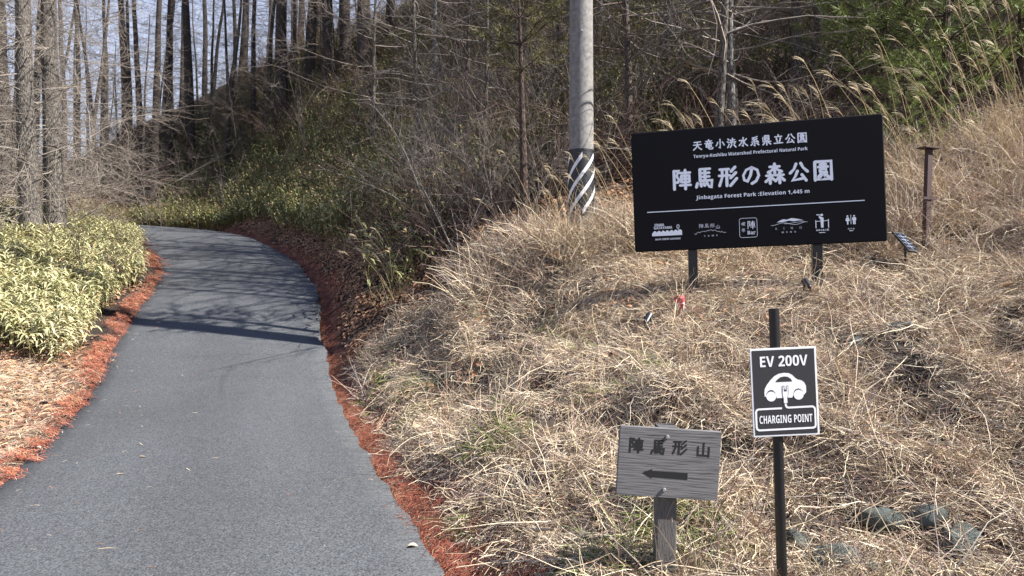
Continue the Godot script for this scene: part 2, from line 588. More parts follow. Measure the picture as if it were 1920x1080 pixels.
func build_road() -> void:
	var s := Shape.new()
	var across := 15
	var rows := 0
	var edge := FastNoiseLite.new()
	edge.frequency = 0.9
	edge.seed = 4
	for k in road_l.size() - 1:
		for sub in 6:
			var f := sub / 6.0
			var l := road_l[k].lerp(road_l[k + 1], f)
			var r := road_r[k].lerp(road_r[k + 1], f)
			var el := edge.get_noise_2d(l.z * 3.0, 7.0) * 0.04
			var er := edge.get_noise_2d(r.z * 2.0, 90.0) * 0.09
			for q in across + 2:
				var t := clampf((q - 1.0) / (across - 1.0), 0.0, 1.0)
				var p := l.lerp(r, lerpf(el / 3.0, 1.0 - er / 3.0, t))
				var y := p.y + 0.03 + 0.02 * (1.0 - pow(2.0 * t - 1.0, 2.0))
				if q == 0 or q == across + 1:
					y -= 0.12
				s.v.append(Vector3(p.x, y, -p.z))
				var nz := patch_noise.get_noise_2d(p.x * 0.7 + 40.0, p.z * 0.35)
				var nf := patch_noise.get_noise_2d(p.x * 3.0 + 9.0, p.z * 3.0)
				var g := 0.93 + nz * 0.16 + nf * 0.07
				var lane_x := (t - 0.5) * 3.0
				g += 0.05 * (exp(-pow((absf(lane_x) - 0.72) / 0.28, 2.0))) * (1.0 + nz) - 0.07 * exp(-pow(lane_x / 0.4, 2.0)) * (1.0 + nz * 1.5)
				s.c.append(Color(g, g * 0.995, g * (1.0 + nz * 0.04)))
			rows += 1
	var w := across + 2
	for r in rows:
		for c in w:
			var c0 := maxi(c - 1, 0)
			var c1 := mini(c + 1, w - 1)
			var r0 := maxi(r - 1, 0)
			var r1 := mini(r + 1, rows - 1)
			s.n.append((s.v[r * w + c1] - s.v[r * w + c0]).cross(s.v[r1 * w + c] - s.v[r0 * w + c]).normalized())
	for r in rows - 1:
		for c in w - 1:
			var k := r * w + c
			s.i.append(k); s.i.append(k + w); s.i.append(k + 1)
			s.i.append(k + 1); s.i.append(k + w); s.i.append(k + w + 1)
	var o := part("road", s.mesh(), M.asphalt, self)
	tag(o, "narrow grey asphalt lane curving uphill to a bend", "road", "", "structure")

# ------------------------------------------------------------------ lettering
const KANJI := {
	"ten": "14,20 86,17;8,46 92,43;50,20 48,46 36,72 8,94;50,46 64,74 92,92",
	"ryu": "50,2 50,14;18,18 82,16;34,22 40,34;66,22 60,34;8,38 92,36;24,48 24,76;24,48 76,47 76,76;24,62 76,62;24,76 76,76;50,42 50,90 60,95 86,94 93,80",
	"sho": "50,6 50,90 38,84;26,34 20,52 8,68;74,34 84,50 92,66",
	"shibu": "12,10 24,22;6,36 20,46;8,94 18,76 26,60;60,6 60,42;60,22 84,22;42,20 42,42;32,44 94,42;46,54 54,64;84,54 74,64;50,72 34,94;74,72 94,94",
	"mizu": "50,6 50,90 38,84;10,34 38,34 28,62 8,82;84,20 58,44;54,42 70,70 94,88",
	"kei": "76,6 52,14 24,18;48,18 24,36 60,34;72,24 46,44 16,58 84,54;70,44 86,64;50,58 50,95 40,88;30,70 10,88;70,70 90,88",
	"ken": "32,6 32,50;32,6 74,6 74,50;32,20 74,20;32,35 74,35;32,50 74,50;14,20 14,63 94,63;52,63 52,97;32,73 12,92;70,73 92,90",
	"ritsu": "50,4 50,18;14,24 86,22;30,36 40,72;72,34 60,76;6,86 94,84",
	"ko": "38,10 26,36 6,54;60,8 72,30 94,50;44,44 32,70 18,88 74,80;64,62 76,76 86,92",
	"en": "10,8 10,95;10,8 90,8 90,95;10,90 90,90;34,21 66,21;50,13 50,34;25,33 75,33;36,44 36,57;36,44 64,44 64,57;36,57 64,57;47,58 26,80;42,66 42,83 52,78;68,60 56,68;54,64 77,82",
	"jin": "9,6 9,97;9,8 33,8 22,32 34,50 30,62 19,63;40,18 95,18;47,32 47,63;47,32 89,32 89,63;47,47 89,47;47,63 89,63;38,78 97,78;68,4 68,98",
	"ba": "26,6 26,64;26,6 80,6;26,25 76,25;26,43 76,43;52,6 52,60;26,62 88,62 84,94 72,91;12,72 5,93;28,74 32,89;44,74 50,87;60,72 67,84",
	"gata": "8,14 58,14;4,44 62,44;22,14 22,50 6,93;45,14 45,95;90,5 67,27;93,32 64,58;97,60 62,95",
	"no": "55,16 47,50 31,78 15,72 10,50 26,24 54,13 82,27 89,54 75,79 52,91",
	"mori": "24,17 76,17;50,3 50,48;48,19 34,35 16,43;52,19 66,33 86,42;6,58 46,58;26,46 26,97;26,60 16,76 3,87;28,60 36,70 46,79;53,58 95,58;74,46 74,97;74,60 64,74 52,86;76,60 84,72 98,85",
	"yama": "50,6 50,86;13,34 13,88 87,88;87,34 87,93",
	"kitsu": "8,30 8,70;8,30 28,30 28,70;8,70 28,70;38,14 62,14;36,28 64,28;50,4 50,46;70,12 94,12 90,42;80,12 66,44;34,58 96,58;64,46 62,70 36,96;66,66 94,96",
	"cha": "8,16 92,16;34,6 34,26;66,6 66,26;50,26 10,56;50,26 92,56;28,60 74,60;50,46 50,96;32,70 18,86;68,70 84,86"}

func kanji(s: Shape, key: String, x: float, y: float, w: float, h: float, pen: float, z: float, brush: bool) -> void:
	# x, y is the upper left corner; y up
	var k := 0
	for st in String(KANJI[key]).split(";"):
		var pts := PackedVector2Array()
		for p in st.split(" "):
			var c := p.split(",")
			pts.append(Vector2(x + c[0].to_float() / 100.0 * w, y - c[1].to_float() / 100.0 * h))
		s.stroke(pts, pen, z + k * 0.00006, brush)
		k += 1

func words(text: String, x0: float, x1: float, y: float, cap: float, z: float, m: Material, parent: Node, called := "lettering", bold := true, serif := false, heavy := 0.0) -> void:
	# lettering from x0 to x1, its middle at y, capitals cap high
	var f := SystemFont.new()
	f.font_names = PackedStringArray(["Droid Serif" if serif else "Droid Sans"])
	f.font_weight = 700 if bold else 400
	var face: Font = f
	if heavy > 0.0:
		var fv := FontVariation.new()
		fv.base_font = f
		fv.variation_embolden = heavy
		face = fv
	var t := TextMesh.new()
	t.text = text
	t.font = face
	t.font_size = 64
	t.pixel_size = 0.01
	t.depth = 0.02
	t.curve_step = 1.0
	var b := t.get_aabb()
	var o := MeshInstance3D.new()
	o.name = called
	o.mesh = t
	o.material_override = m
	parent.add_child(o, true)
	var ref := TextMesh.new()   # a capital of the same face gives height and baseline
	ref.text = "H"
	ref.font = face
	ref.font_size = 64
	ref.pixel_size = 0.01
	ref.depth = 0.02
	var hb := ref.get_aabb()
	var sx := (x1 - x0) / b.size.x
	var sy := cap / hb.size.y
	o.scale = Vector3(sx, sy, 0.04)
	o.position = Vector3(x0 - b.position.x * sx, y - (hb.position.y + hb.size.y * 0.5) * sy, z)

func round_box(c: Vector2, w: float, h: float, r: float, from_deg := 0.0) -> PackedVector2Array:
	var o := PackedVector2Array()
	for q in 4:
		var cc := c + Vector2((w / 2 - r) * (1 if q == 0 or q == 3 else -1), (h / 2 - r) * (1 if q < 2 else -1))
		for k in 7:
			var a := (q + k / 6.0) * PI / 2
			o.append(cc + Vector2(cos(a), sin(a)) * r)
	return o

func build_park_sign() -> void:
	var w := 2.41
	var h := 1.24
	var t := thing("park_sign", Vector3(2.44, 0, -7.0), "wide black park sign with white brush lettering on two posts", "sign")
	t.rotation.y = deg_to_rad(-12.2)
	var top := Node3D.new()
	var mid := 2.653
	var roll := Basis(Vector3.BACK, deg_to_rad(1.95))
	top.free()
	var s := Shape.new()
	s.box(Vector3.ZERO, Vector3(w, h, 0.035), Basis.IDENTITY, Color.WHITE, 0.022)
	var panel := part("panel", s.mesh(), M.panel_black, t)
	panel.transform = Transform3D(roll, Vector3(0, mid, 0))
	var fz := 0.0178
	var X := func(f: float) -> float: return (f - 0.5) * w
	var Y := func(f: float) -> float: return (0.5 - f) * h
	# first line
	var g := Shape.new()
	var line1 := ["ten", "ryu", "sho", "shibu", "mizu", "kei", "ken", "ritsu", "ko", "en"]
	for k in 10:
		var x0: float = X.call(0.256 + k * 0.0463)
		kanji(g, line1[k], x0, Y.call(0.102), 0.039 * w, 0.084 * h, 0.0125, fz + 0.0004, true)
	part("lettering", g.mesh(), M.print_white, panel)
	words("Tenryu-Koshibu Watershed Prefectural Natural Park", X.call(0.258), X.call(0.712), Y.call(0.233), 0.026 * h, fz + 0.0006, M.print_white, panel)
	g = Shape.new()
	var line2 := ["jin", "ba", "gata", "no", "mori", "ko", "en"]
	for k in 7:
		var x0: float = X.call(0.168 + k * 0.0935)
		kanji(g, line2[k], x0, Y.call(0.332), 0.078 * w, 0.17 * h, 0.0265, fz + 0.0004, true)
	part("lettering", g.mesh(), M.print_white, panel)
	words("Jinbagata Forest Park :Elevation 1,445 m", X.call(0.262), X.call(0.713), Y.call(0.573), 0.03 * h, fz + 0.0006, M.print_white, panel)
	g = Shape.new()
	g.quad(Vector3(X.call(0.057), Y.call(0.676), fz + 0.0006), Vector3(X.call(0.057), Y.call(0.669), fz + 0.0006), Vector3(X.call(0.92), Y.call(0.669), fz + 0.0006), Vector3(X.call(0.92), Y.call(0.676), fz + 0.0006))
	part("rule_line", g.mesh(), M.print_white, panel)
	# lounge emblem: scalloped band with a small tree
	g = Shape.new()
	var poly := PackedVector2Array([Vector2(X.call(0.075), Y.call(0.874)), Vector2(X.call(0.075), Y.call(0.852))])
	for k in 29:
		var f := k / 28.0
		poly.append(Vector2(X.call(lerpf(0.078, 0.2, f)), Y.call(0.846 - 0.014 * absf(sin(f * PI * 7.0)) - 0.006 * f)))
	poly.append(Vector2(X.call(0.2), Y.call(0.874)))
	g.outline(poly, fz + 0.0006)
	var em := part("emblem", g.mesh(), M.print_white, panel)
	em.set_meta("label", "white scalloped band emblem with small tree")
	g = Shape.new()
	g.stroke(PackedVector2Array([Vector2(X.call(0.184), Y.call(0.834)), Vector2(X.call(0.184), Y.call(0.79))]), 0.004, fz + 0.0007)
	var ring := PackedVector2Array()
	for k in 13:
		ring.append(Vector2(X.call(0.184), Y.call(0.803)) + Vector2(cos(TAU * k / 12.0) * 0.014, sin(TAU * k / 12.0) * 0.02))
	g.stroke(ring, 0.004, fz + 0.0008)
	part("tree_mark", g.mesh(), M.print_white, em)
	words("JINBA", X.call(0.084), X.call(0.127), Y.call(0.783), 0.021 * h, fz + 0.0006, M.print_white, panel)
	words("GATAYAMA", X.call(0.083), X.call(0.16), Y.call(0.807), 0.021 * h, fz + 0.0006, M.print_white, panel)
	words("ALPS VIEW LOUNGE", X.call(0.087), X.call(0.193), Y.call(0.902), 0.014 * h, fz + 0.0006, M.print_white, panel)
	# camp emblem: hand-drawn characters over a ragged ridge
	g = Shape.new()
	var l4 := ["jin", "ba", "gata", "yama"]
	for k in 4:
		kanji(g, l4[k], X.call(0.27 + k * 0.0225), Y.call(0.792 + (0.012 if k == 3 else 0.0)), 0.019 * w, 0.034 * h, 0.0042, fz + 0.0004, false)
	var rr := RandomNumberGenerator.new()
	rr.seed = 31
	poly = PackedVector2Array()
	for k in 25:
		var f := k / 24.0
		poly.append(Vector2(X.call(lerpf(0.252, 0.378, f)), Y.call(0.874 - 0.026 * sin(f * PI) + rr.randf_range(-0.007, 0.007))))
	g.stroke(poly, 0.0055, fz + 0.0012)
	em = part("emblem", g.mesh(), M.print_grey, panel)
	em.set_meta("label", "ragged ridge emblem with hand-drawn characters")
	words("C   A   M   P", X.call(0.29), X.call(0.345), Y.call(0.892), 0.012 * h, fz + 0.0006, M.print_grey, panel)
	# bar emblem in a rounded frame
	g = Shape.new()
	var fr := round_box(Vector2(X.call(0.469), Y.call(0.842)), 0.07 * w, 0.156 * h, 0.022)
	fr.append(fr[0])
	g.stroke(fr, 0.004, fz + 0.0004)
	kanji(g, "jin", X.call(0.465), Y.call(0.786), 0.032 * w, 0.067 * h, 0.0062, fz + 0.0005, false)
	kanji(g, "kitsu", X.call(0.441), Y.call(0.794), 0.016 * w, 0.032 * h, 0.003, fz + 0.0005, false)
	kanji(g, "cha", X.call(0.441), Y.call(0.846), 0.016 * w, 0.03 * h, 0.003, fz + 0.0005, false)
	em = part("emblem", g.mesh(), M.print_white, panel)
	em.set_meta("label", "rounded square emblem reading Bar")
	words("Bar", X.call(0.464), X.call(0.497), Y.call(0.882), 0.03 * h, fz + 0.0006, M.print_white, panel, "lettering", true, true)
	# mountain range emblem
	g = Shape.new()
	g.outline(PackedVector2Array([Vector2(X.call(0.582), Y.call(0.812)), Vector2(X.call(0.595), Y.call(0.797)), Vector2(X.call(0.607), Y.call(0.788)), Vector2(X.call(0.622), Y.call(0.793)), Vector2(X.call(0.64), Y.call(0.782)), Vector2(X.call(0.655), Y.call(0.787)), Vector2(X.call(0.672), Y.call(0.795)), Vector2(X.call(0.687), Y.call(0.806)), Vector2(X.call(0.668), Y.call(0.803)), Vector2(X.call(0.648), Y.call(0.809)), Vector2(X.call(0.63), Y.call(0.801)), Vector2(X.call(0.606), Y.call(0.811))]), fz + 0.0006)
	poly = PackedVector2Array()
	var poly2 := PackedVector2Array()
	for k in 17:
		var f := k / 16.0
		poly.append(Vector2(X.call(lerpf(0.56, 0.69, f)), Y.call(0.826 + 0.009 * sin(f * 9.0 + 1.4))))
		poly2.append(Vector2(X.call(lerpf(0.61, 0.7, f)), Y.call(0.82 + 0.005 * sin(f * 5.0 + 1.0))))
	g.stroke(poly, 0.004, fz + 0.0005)
	g.stroke(poly2, 0.004, fz + 0.0007)
	em = part("emblem", g.mesh(), M.print_white, panel)
	em.set_meta("label", "snowy mountain range emblem over wavy lines")
	words("K      I      N      O", X.call(0.576), X.call(0.678), Y.call(0.862), 0.018 * h, fz + 0.0006, M.print_grey, panel, "lettering", false)
	words("M   E   N   U", X.call(0.6), X.call(0.655), Y.call(0.893), 0.013 * h, fz + 0.0006, M.print_grey, panel)
	# lookout pictogram: a figure with a telescope behind a railing
	g = Shape.new()
	var L := func(a: float, b: float) -> Vector2: return Vector2(X.call(0.757) + a * 0.058, Y.call(0.83) + b * 0.1)
	g.stroke(PackedVector2Array([L.call(-1, -0.5), L.call(-1, 0.22)]), 0.008, fz + 0.0005)
	g.stroke(PackedVector2Array([L.call(1, -0.5), L.call(1, 0.28)]), 0.008, fz + 0.00058)
	g.stroke(PackedVector2Array([L.call(-1, 0.13), L.call(1, 0.18)]), 0.007, fz + 0.00066)
	g.outline(PackedVector2Array([L.call(-0.2, -0.5), L.call(-0.25, 0.3), L.call(-0.55, 0.55), L.call(-0.42, 0.66), L.call(0.05, 0.52), L.call(0.26, 0.45), L.call(0.2, -0.5)]), fz + 0.0008)
	g.stroke(PackedVector2Array([L.call(-0.8, 0.78), L.call(0.0, 0.74)]), 0.011, fz + 0.00088)
	var hd := L.call(-0.02, 0.75) as Vector2
	g.disc(Vector3(hd.x, hd.y, fz + 0.001), 0.012)
	em = part("emblem", g.mesh(), M.print_white, panel)
	em.set_meta("label", "pictogram of a person with telescope at a railing")
	g = Shape.new()
	for k in 6:
		kanji(g, ["kei", "ken", "ritsu", "mori", "ko", "en"][k], X.call(0.7325 + k * 0.0083), Y.call(0.882), 0.0072 * w, 0.0145 * h, 0.0022, fz + 0.0004, false)
	g.quad(Vector3(X.call(0.744), Y.call(0.912), fz + 0.0006), Vector3(X.call(0.744), Y.call(0.907), fz + 0.0006), Vector3(X.call(0.768), Y.call(0.907), fz + 0.0006), Vector3(X.call(0.768), Y.call(0.912), fz + 0.0006))
	part("caption", g.mesh(), M.print_white, em)
	# toilet pictogram: two figures and a divider
	g = Shape.new()
	for f in 2:
		var ox: float = X.call(0.866) + (-0.03 if f == 0 else 0.03)
		var oy: float = Y.call(0.82)
		g.disc(Vector3(ox, oy + 0.037, fz + 0.0006), 0.0085)
		var body: Array
		if f == 0:
			body = [[-0.006, -0.045], [-0.007, -0.015], [-0.02, -0.006], [-0.012, 0.024], [0.012, 0.024], [0.02, -0.006], [0.007, -0.015], [0.006, -0.045]]
		else:
			body = [[-0.012, -0.045], [-0.012, -0.005], [-0.019, -0.004], [-0.016, 0.024], [0.016, 0.024], [0.019, -0.004], [0.012, -0.005], [0.012, -0.045], [0.002, -0.045], [0.0, -0.01], [-0.002, -0.045]]
		poly = PackedVector2Array()
		for b in body:
			poly.append(Vector2(ox + b[0], oy + b[1]))
		g.outline(poly, fz + 0.0006)
	g.stroke(PackedVector2Array([Vector2(X.call(0.866), Y.call(0.782)), Vector2(X.call(0.866), Y.call(0.853))]), 0.005, fz + 0.0006)
	em = part("emblem", g.mesh(), M.print_white, panel)
	em.set_meta("label", "toilet pictogram of two figures and a divider")
	g = Shape.new()
	for k in 3:
		kanji(g, ["ko", "sho", "yama"][k], X.call(0.853 + k * 0.009), Y.call(0.882), 0.0075 * w, 0.0145 * h, 0.0022, fz + 0.0004, false)
	g.quad(Vector3(X.call(0.859), Y.call(0.908), fz + 0.0006), Vector3(X.call(0.859), Y.call(0.903), fz + 0.0006), Vector3(X.call(0.873), Y.call(0.903), fz + 0.0006), Vector3(X.call(0.873), Y.call(0.908), fz + 0.0006))
	part("caption", g.mesh(), M.print_white, em)
	# posts stand in the bank behind the panel
	for f in [0.25, 0.748]:
		var lx: float = (f - 0.5) * w
		var at := t.transform * Vector3(lx, 0, -0.07)
		var gy := hgt(at.x, -at.z)
		var ps := Shape.new()
		var h0 := gy - 0.25
		ps.box(Vector3(0, 0, 0), Vector3(0.092, 0.092, 3.05 - h0), Basis(Vector3.RIGHT, -PI / 2), Color.WHITE, 0.01)
		var po := part("post", ps.mesh(), M.post_black, t)
		po.position = Vector3(lx, (3.05 + h0) / 2, -0.07)
		po.rotation.z = deg_to_rad(1.0)

func build_charging_sign() -> void:
	var d := 3.225
	var t := thing("charging_sign", Vector3(1.256, 0, -d), "small black and white charging point sign on slim black pole", "sign")
	var gy := hgt(1.256, d)
	var s := Shape.new()
	var foot := Vector3(0.006, gy - 0.2, 0)
	s.tube(PackedVector3Array([foot, Vector3(-0.0415, 1.52, 0), Vector3(-0.0416, 1.5245, 0)]), PackedFloat32Array([0.0235, 0.0235, 0.021]), 20, Color.WHITE, Color.WHITE, true)
	part("post", s.mesh(), M.post_black, t)
	var w := 0.303
	var h := 0.406
	s = Shape.new()
	s.box(Vector3.ZERO, Vector3(w, h, 0.004), Basis.IDENTITY, Color.WHITE, 0.004)
	var panel := part("panel", s.mesh(), M.panel_white, t)
	panel.transform = Transform3D(Basis(Vector3.BACK, deg_to_rad(2.6)), Vector3(-0.004, 1.143, 0.03))
	panel.set_meta("label", "white sheet with dark printed field and white rim")
	var fz := 0.002
	var X := func(f: float) -> float: return (f - 0.5) * w
	var Y := func(f: float) -> float: return (0.5 - f) * h
	s = Shape.new()
	s.quad(Vector3(X.call(0.027), Y.call(0.979), fz + 0.0008), Vector3(X.call(0.027), Y.call(0.021), fz + 0.0008), Vector3(X.call(0.973), Y.call(0.021), fz + 0.0008), Vector3(X.call(0.973), Y.call(0.979), fz + 0.0008))
	part("printed_field", s.mesh(), M.panel_dark, panel)
	var z := fz + 0.0016
	words("EV 200V", X.call(0.145), X.call(0.865), Y.call(0.15), 0.118 * h, z, M.panel_white, panel)
	# car
	var L := func(a: float, b: float) -> Vector2: return Vector2(X.call(0.5) + a * w, Y.call(0.0) - b * h)
	var car := PackedVector2Array()
	for q in [[-0.305, 0.545], [-0.31, 0.5], [-0.3, 0.455], [-0.27, 0.415], [-0.21, 0.36], [-0.15, 0.318], [-0.08, 0.292], [0.0, 0.284], [0.07, 0.289], [0.12, 0.31], [0.165, 0.345], [0.2, 0.365], [0.26, 0.378], [0.3, 0.402], [0.325, 0.44], [0.325, 0.51], [0.3, 0.535], [0.285, 0.54], [0.27, 0.5], [0.24, 0.475], [0.205, 0.466], [0.16, 0.478], [0.135, 0.505], [0.128, 0.54], [0.11, 0.567], [-0.125, 0.567], [-0.132, 0.54], [-0.145, 0.505], [-0.175, 0.478], [-0.21, 0.47], [-0.25, 0.482], [-0.278, 0.51], [-0.285, 0.545]]:
		car.append(L.call(q[0], q[1]))
	s = Shape.new()
	s.outline(car, z)
	for wx in [-0.208, 0.208]:
		var c := L.call(wx, 0.545 if wx < 0 else 0.538) as Vector2
		s.disc(Vector3(c.x, c.y, z + 0.0003), 0.0228, 28)
	var cs := part("car_symbol", s.mesh(), M.panel_white, panel)
	s = Shape.new()
	var win := PackedVector2Array()
	for q in [[-0.135, 0.385], [-0.11, 0.36], [-0.06, 0.332], [0.0, 0.324], [0.055, 0.33], [0.1, 0.355], [0.12, 0.385]]:
		win.append(L.call(q[0], q[1]))
	s.outline(win, z + 0.0005)
	# outline of the plug, cut out of the car
	var plug := PackedVector2Array()
	for q in [[-0.045, 0.5], [-0.04, 0.43], [-0.005, 0.43], [0.0, 0.475], [0.02, 0.475], [0.025, 0.43], [0.055, 0.43], [0.055, 0.5], [0.045, 0.57], [0.035, 0.6], [-0.025, 0.6], [-0.035, 0.57]]:
		plug.append(L.call(q[0], q[1]))
	s.outline(plug, z + 0.0005)
	part("car_window", s.mesh(), M.panel_dark, cs)
	s = Shape.new()
	for q in [-0.023, 0.038]:
		s.stroke(PackedVector2Array([L.call(q, 0.44), L.call(q, 0.5)]), 0.005, z + 0.0009)
	var inner := PackedVector2Array()
	for q in [[-0.035, 0.495], [0.047, 0.495], [0.044, 0.54], [0.03, 0.575], [0.036, 0.625], [-0.022, 0.625], [-0.02, 0.575], [-0.032, 0.54]]:
		inner.append(L.call(q[0], q[1]))
	s.outline(inner, z + 0.001)
	part("plug_symbol", s.mesh(), M.panel_white, cs)
	# cord that runs on into the frame round the words
	s = Shape.new()
	var cord := PackedVector2Array()
	for q in [[0.005, 0.62], [0.008, 0.655], [0.02, 0.672], [0.05, 0.679], [0.41, 0.677], [0.437, 0.69], [0.447, 0.71], [0.447, 0.885], [0.437, 0.908], [0.41, 0.918], [-0.41, 0.922], [-0.437, 0.912], [-0.449, 0.89], [-0.449, 0.715], [-0.438, 0.695], [-0.41, 0.685], [-0.065, 0.683]]:
		cord.append(L.call(q[0], q[1]))
	s.stroke(cord, 0.0088, z)
	part("cord_frame", s.mesh(), M.panel_white, panel)
	words("CHARGING POINT", X.call(0.098), X.call(0.9), Y.call(0.805), 0.088 * h, z, M.panel_white, panel)

func build_trail_sign() -> void:
	var d := 3.28
	var t := thing("trail_sign", Vector3(0.716, 0, -d), "weathered grey wooden trail sign with black characters and arrow", "sign")
	var gy := hgt(0.716, d)
	var w := 0.468
	var h := 0.318
	var s := Shape.new()
	s.box(Vector3.ZERO, Vector3(w, h, 0.028), Basis.IDENTITY, Color.WHITE, 0.003)
	var board := part("board", s.mesh(), M.wood, t)
	board.transform = Transform3D(Basis(Vector3.BACK, deg_to_rad(-3.6)), Vector3(0.008, 0.811, 0.06))
	var fz := 0.0142
	s = Shape.new()
	var l := ["jin", "ba", "gata", "yama"]
	var xs := [0.093, 0.313, 0.523, 0.757]
	for k in 4:
		kanji(s, l[k], (xs[k] - 0.5) * w, (0.5 - [0.155, 0.165, 0.15, 0.165][k]) * h, 0.145 * w, 0.215 * h, 0.0092, fz + 0.0004, false)
	part("lettering", s.mesh(), M.paint_black, board)
	s = Shape.new()
	var ar := PackedVector2Array()
	for q in [[0.242, 0.657], [0.34, 0.592], [0.335, 0.622], [0.69, 0.622], [0.69, 0.722], [0.335, 0.712], [0.34, 0.738]]:
		ar.append(Vector2((q[0] - 0.5) * w, (0.5 - q[1]) * h))
	s.outline(ar, fz + 0.0006)
	part("arrow", s.mesh(), M.paint_black, board)
	for y in [0.118, 0.885]:
		s = Shape.new()
		s.tube(PackedVector3Array([Vector3(0, 0, -0.002), Vector3(0, 0, 0.006), Vector3(0, 0, 0.0085)]), PackedFloat32Array([0.0095, 0.0095, 0.0065]), 16, Color.WHITE, Color.WHITE, true)
		var b := part("bolt", s.mesh(), M.steel, board)
		b.position = Vector3(-0.016, (0.5 - y) * h, fz)
	s = Shape.new()
	var top := 0.973
	s.box(Vector3.ZERO, Vector3(0.092, 0.085, top - gy + 0.3), Basis(Vector3.RIGHT, -PI / 2), Color.WHITE, 0.006)
	var po := part("post", s.mesh(), M.wood_post, t)
	po.position = Vector3(0.004, (top + gy - 0.3) / 2, 0.0)
	po.rotation.z = deg_to_rad(-0.8)

func build_utility_pole() -> void:
	var d := 9.5
	var at := on_land(0.945, d)
	var t := thing("utility_pole", at, "tall grey concrete utility pole with striped black wrap at foot", "pole")
	var s := Shape.new()
	var r := func(y: float) -> float: return 0.178 - 0.0062 * y
	s.tube(PackedVector3Array([Vector3(0, -0.6, 0), Vector3(0, 2, 0), Vector3(0, 5, 0), Vector3(0, 9.6, 0)]), PackedFloat32Array([r.call(-0.6), r.call(2.0), r.call(5.0), r.call(9.6)]), 36, Color.WHITE, Color.WHITE, true)
	part("shaft", s.mesh(), M.concrete, t)
	var y0: float = 2.6 - at.y
	var y1: float = 3.46 - at.y
	s = Shape.new()
	s.tube(PackedVector3Array([Vector3(0, y0, 0), Vector3(0, y1, 0)]), PackedFloat32Array([r.call(y0) + 0.007, r.call(y1) + 0.007]), 36, Color.WHITE, Color.WHITE, true)
	var wrap := part("wrap", s.mesh(), M.wrap, t)
	s = Shape.new()
	s.tube(PackedVector3Array([Vector3(0, y1 + 0.005, 0), Vector3(0, y1 + 0.035, 0)]), PackedFloat32Array([r.call(y1) + 0.009, r.call(y1) + 0.009]), 36, Color.WHITE, Color.WHITE, true)
	part("strap", s.mesh(), M.wrap, t)
	# slanted stripes run round the wrap
	for k in 6:
		s = Shape.new()
		var steps := 26
		for q in steps:
			var row := []
			for e in 2:
				var f := (q + e) / float(steps)
				var ang := k * TAU / 6.0 + f * PI * 1.0
				for side in 2:
					var y := lerpf(y0 + 0.01, y1 - 0.085, f) + side * 0.075
					row.append(Vector3(sin(ang), 0, cos(ang)) * (r.call(y) + 0.0105) + Vector3(0, y, 0))
			s.quad(row[0], row[1], row[3], row[2])
		part("stripe", s.mesh(), M.reflect, wrap)
	for yy in [4.05 - 2.3 + 1.15, 5.4 - 2.3 + 1.4]:
		s = Shape.new()
		s.tube(PackedVector3Array([Vector3(0, yy, 0.12), Vector3(0, yy, 0.185), Vector3(0, yy, 0.19)]), PackedFloat32Array([0.012, 0.012, 0.02]), 10, Color.WHITE, Color.WHITE, true)
		part("step_bolt", s.mesh(), M.steel, t)

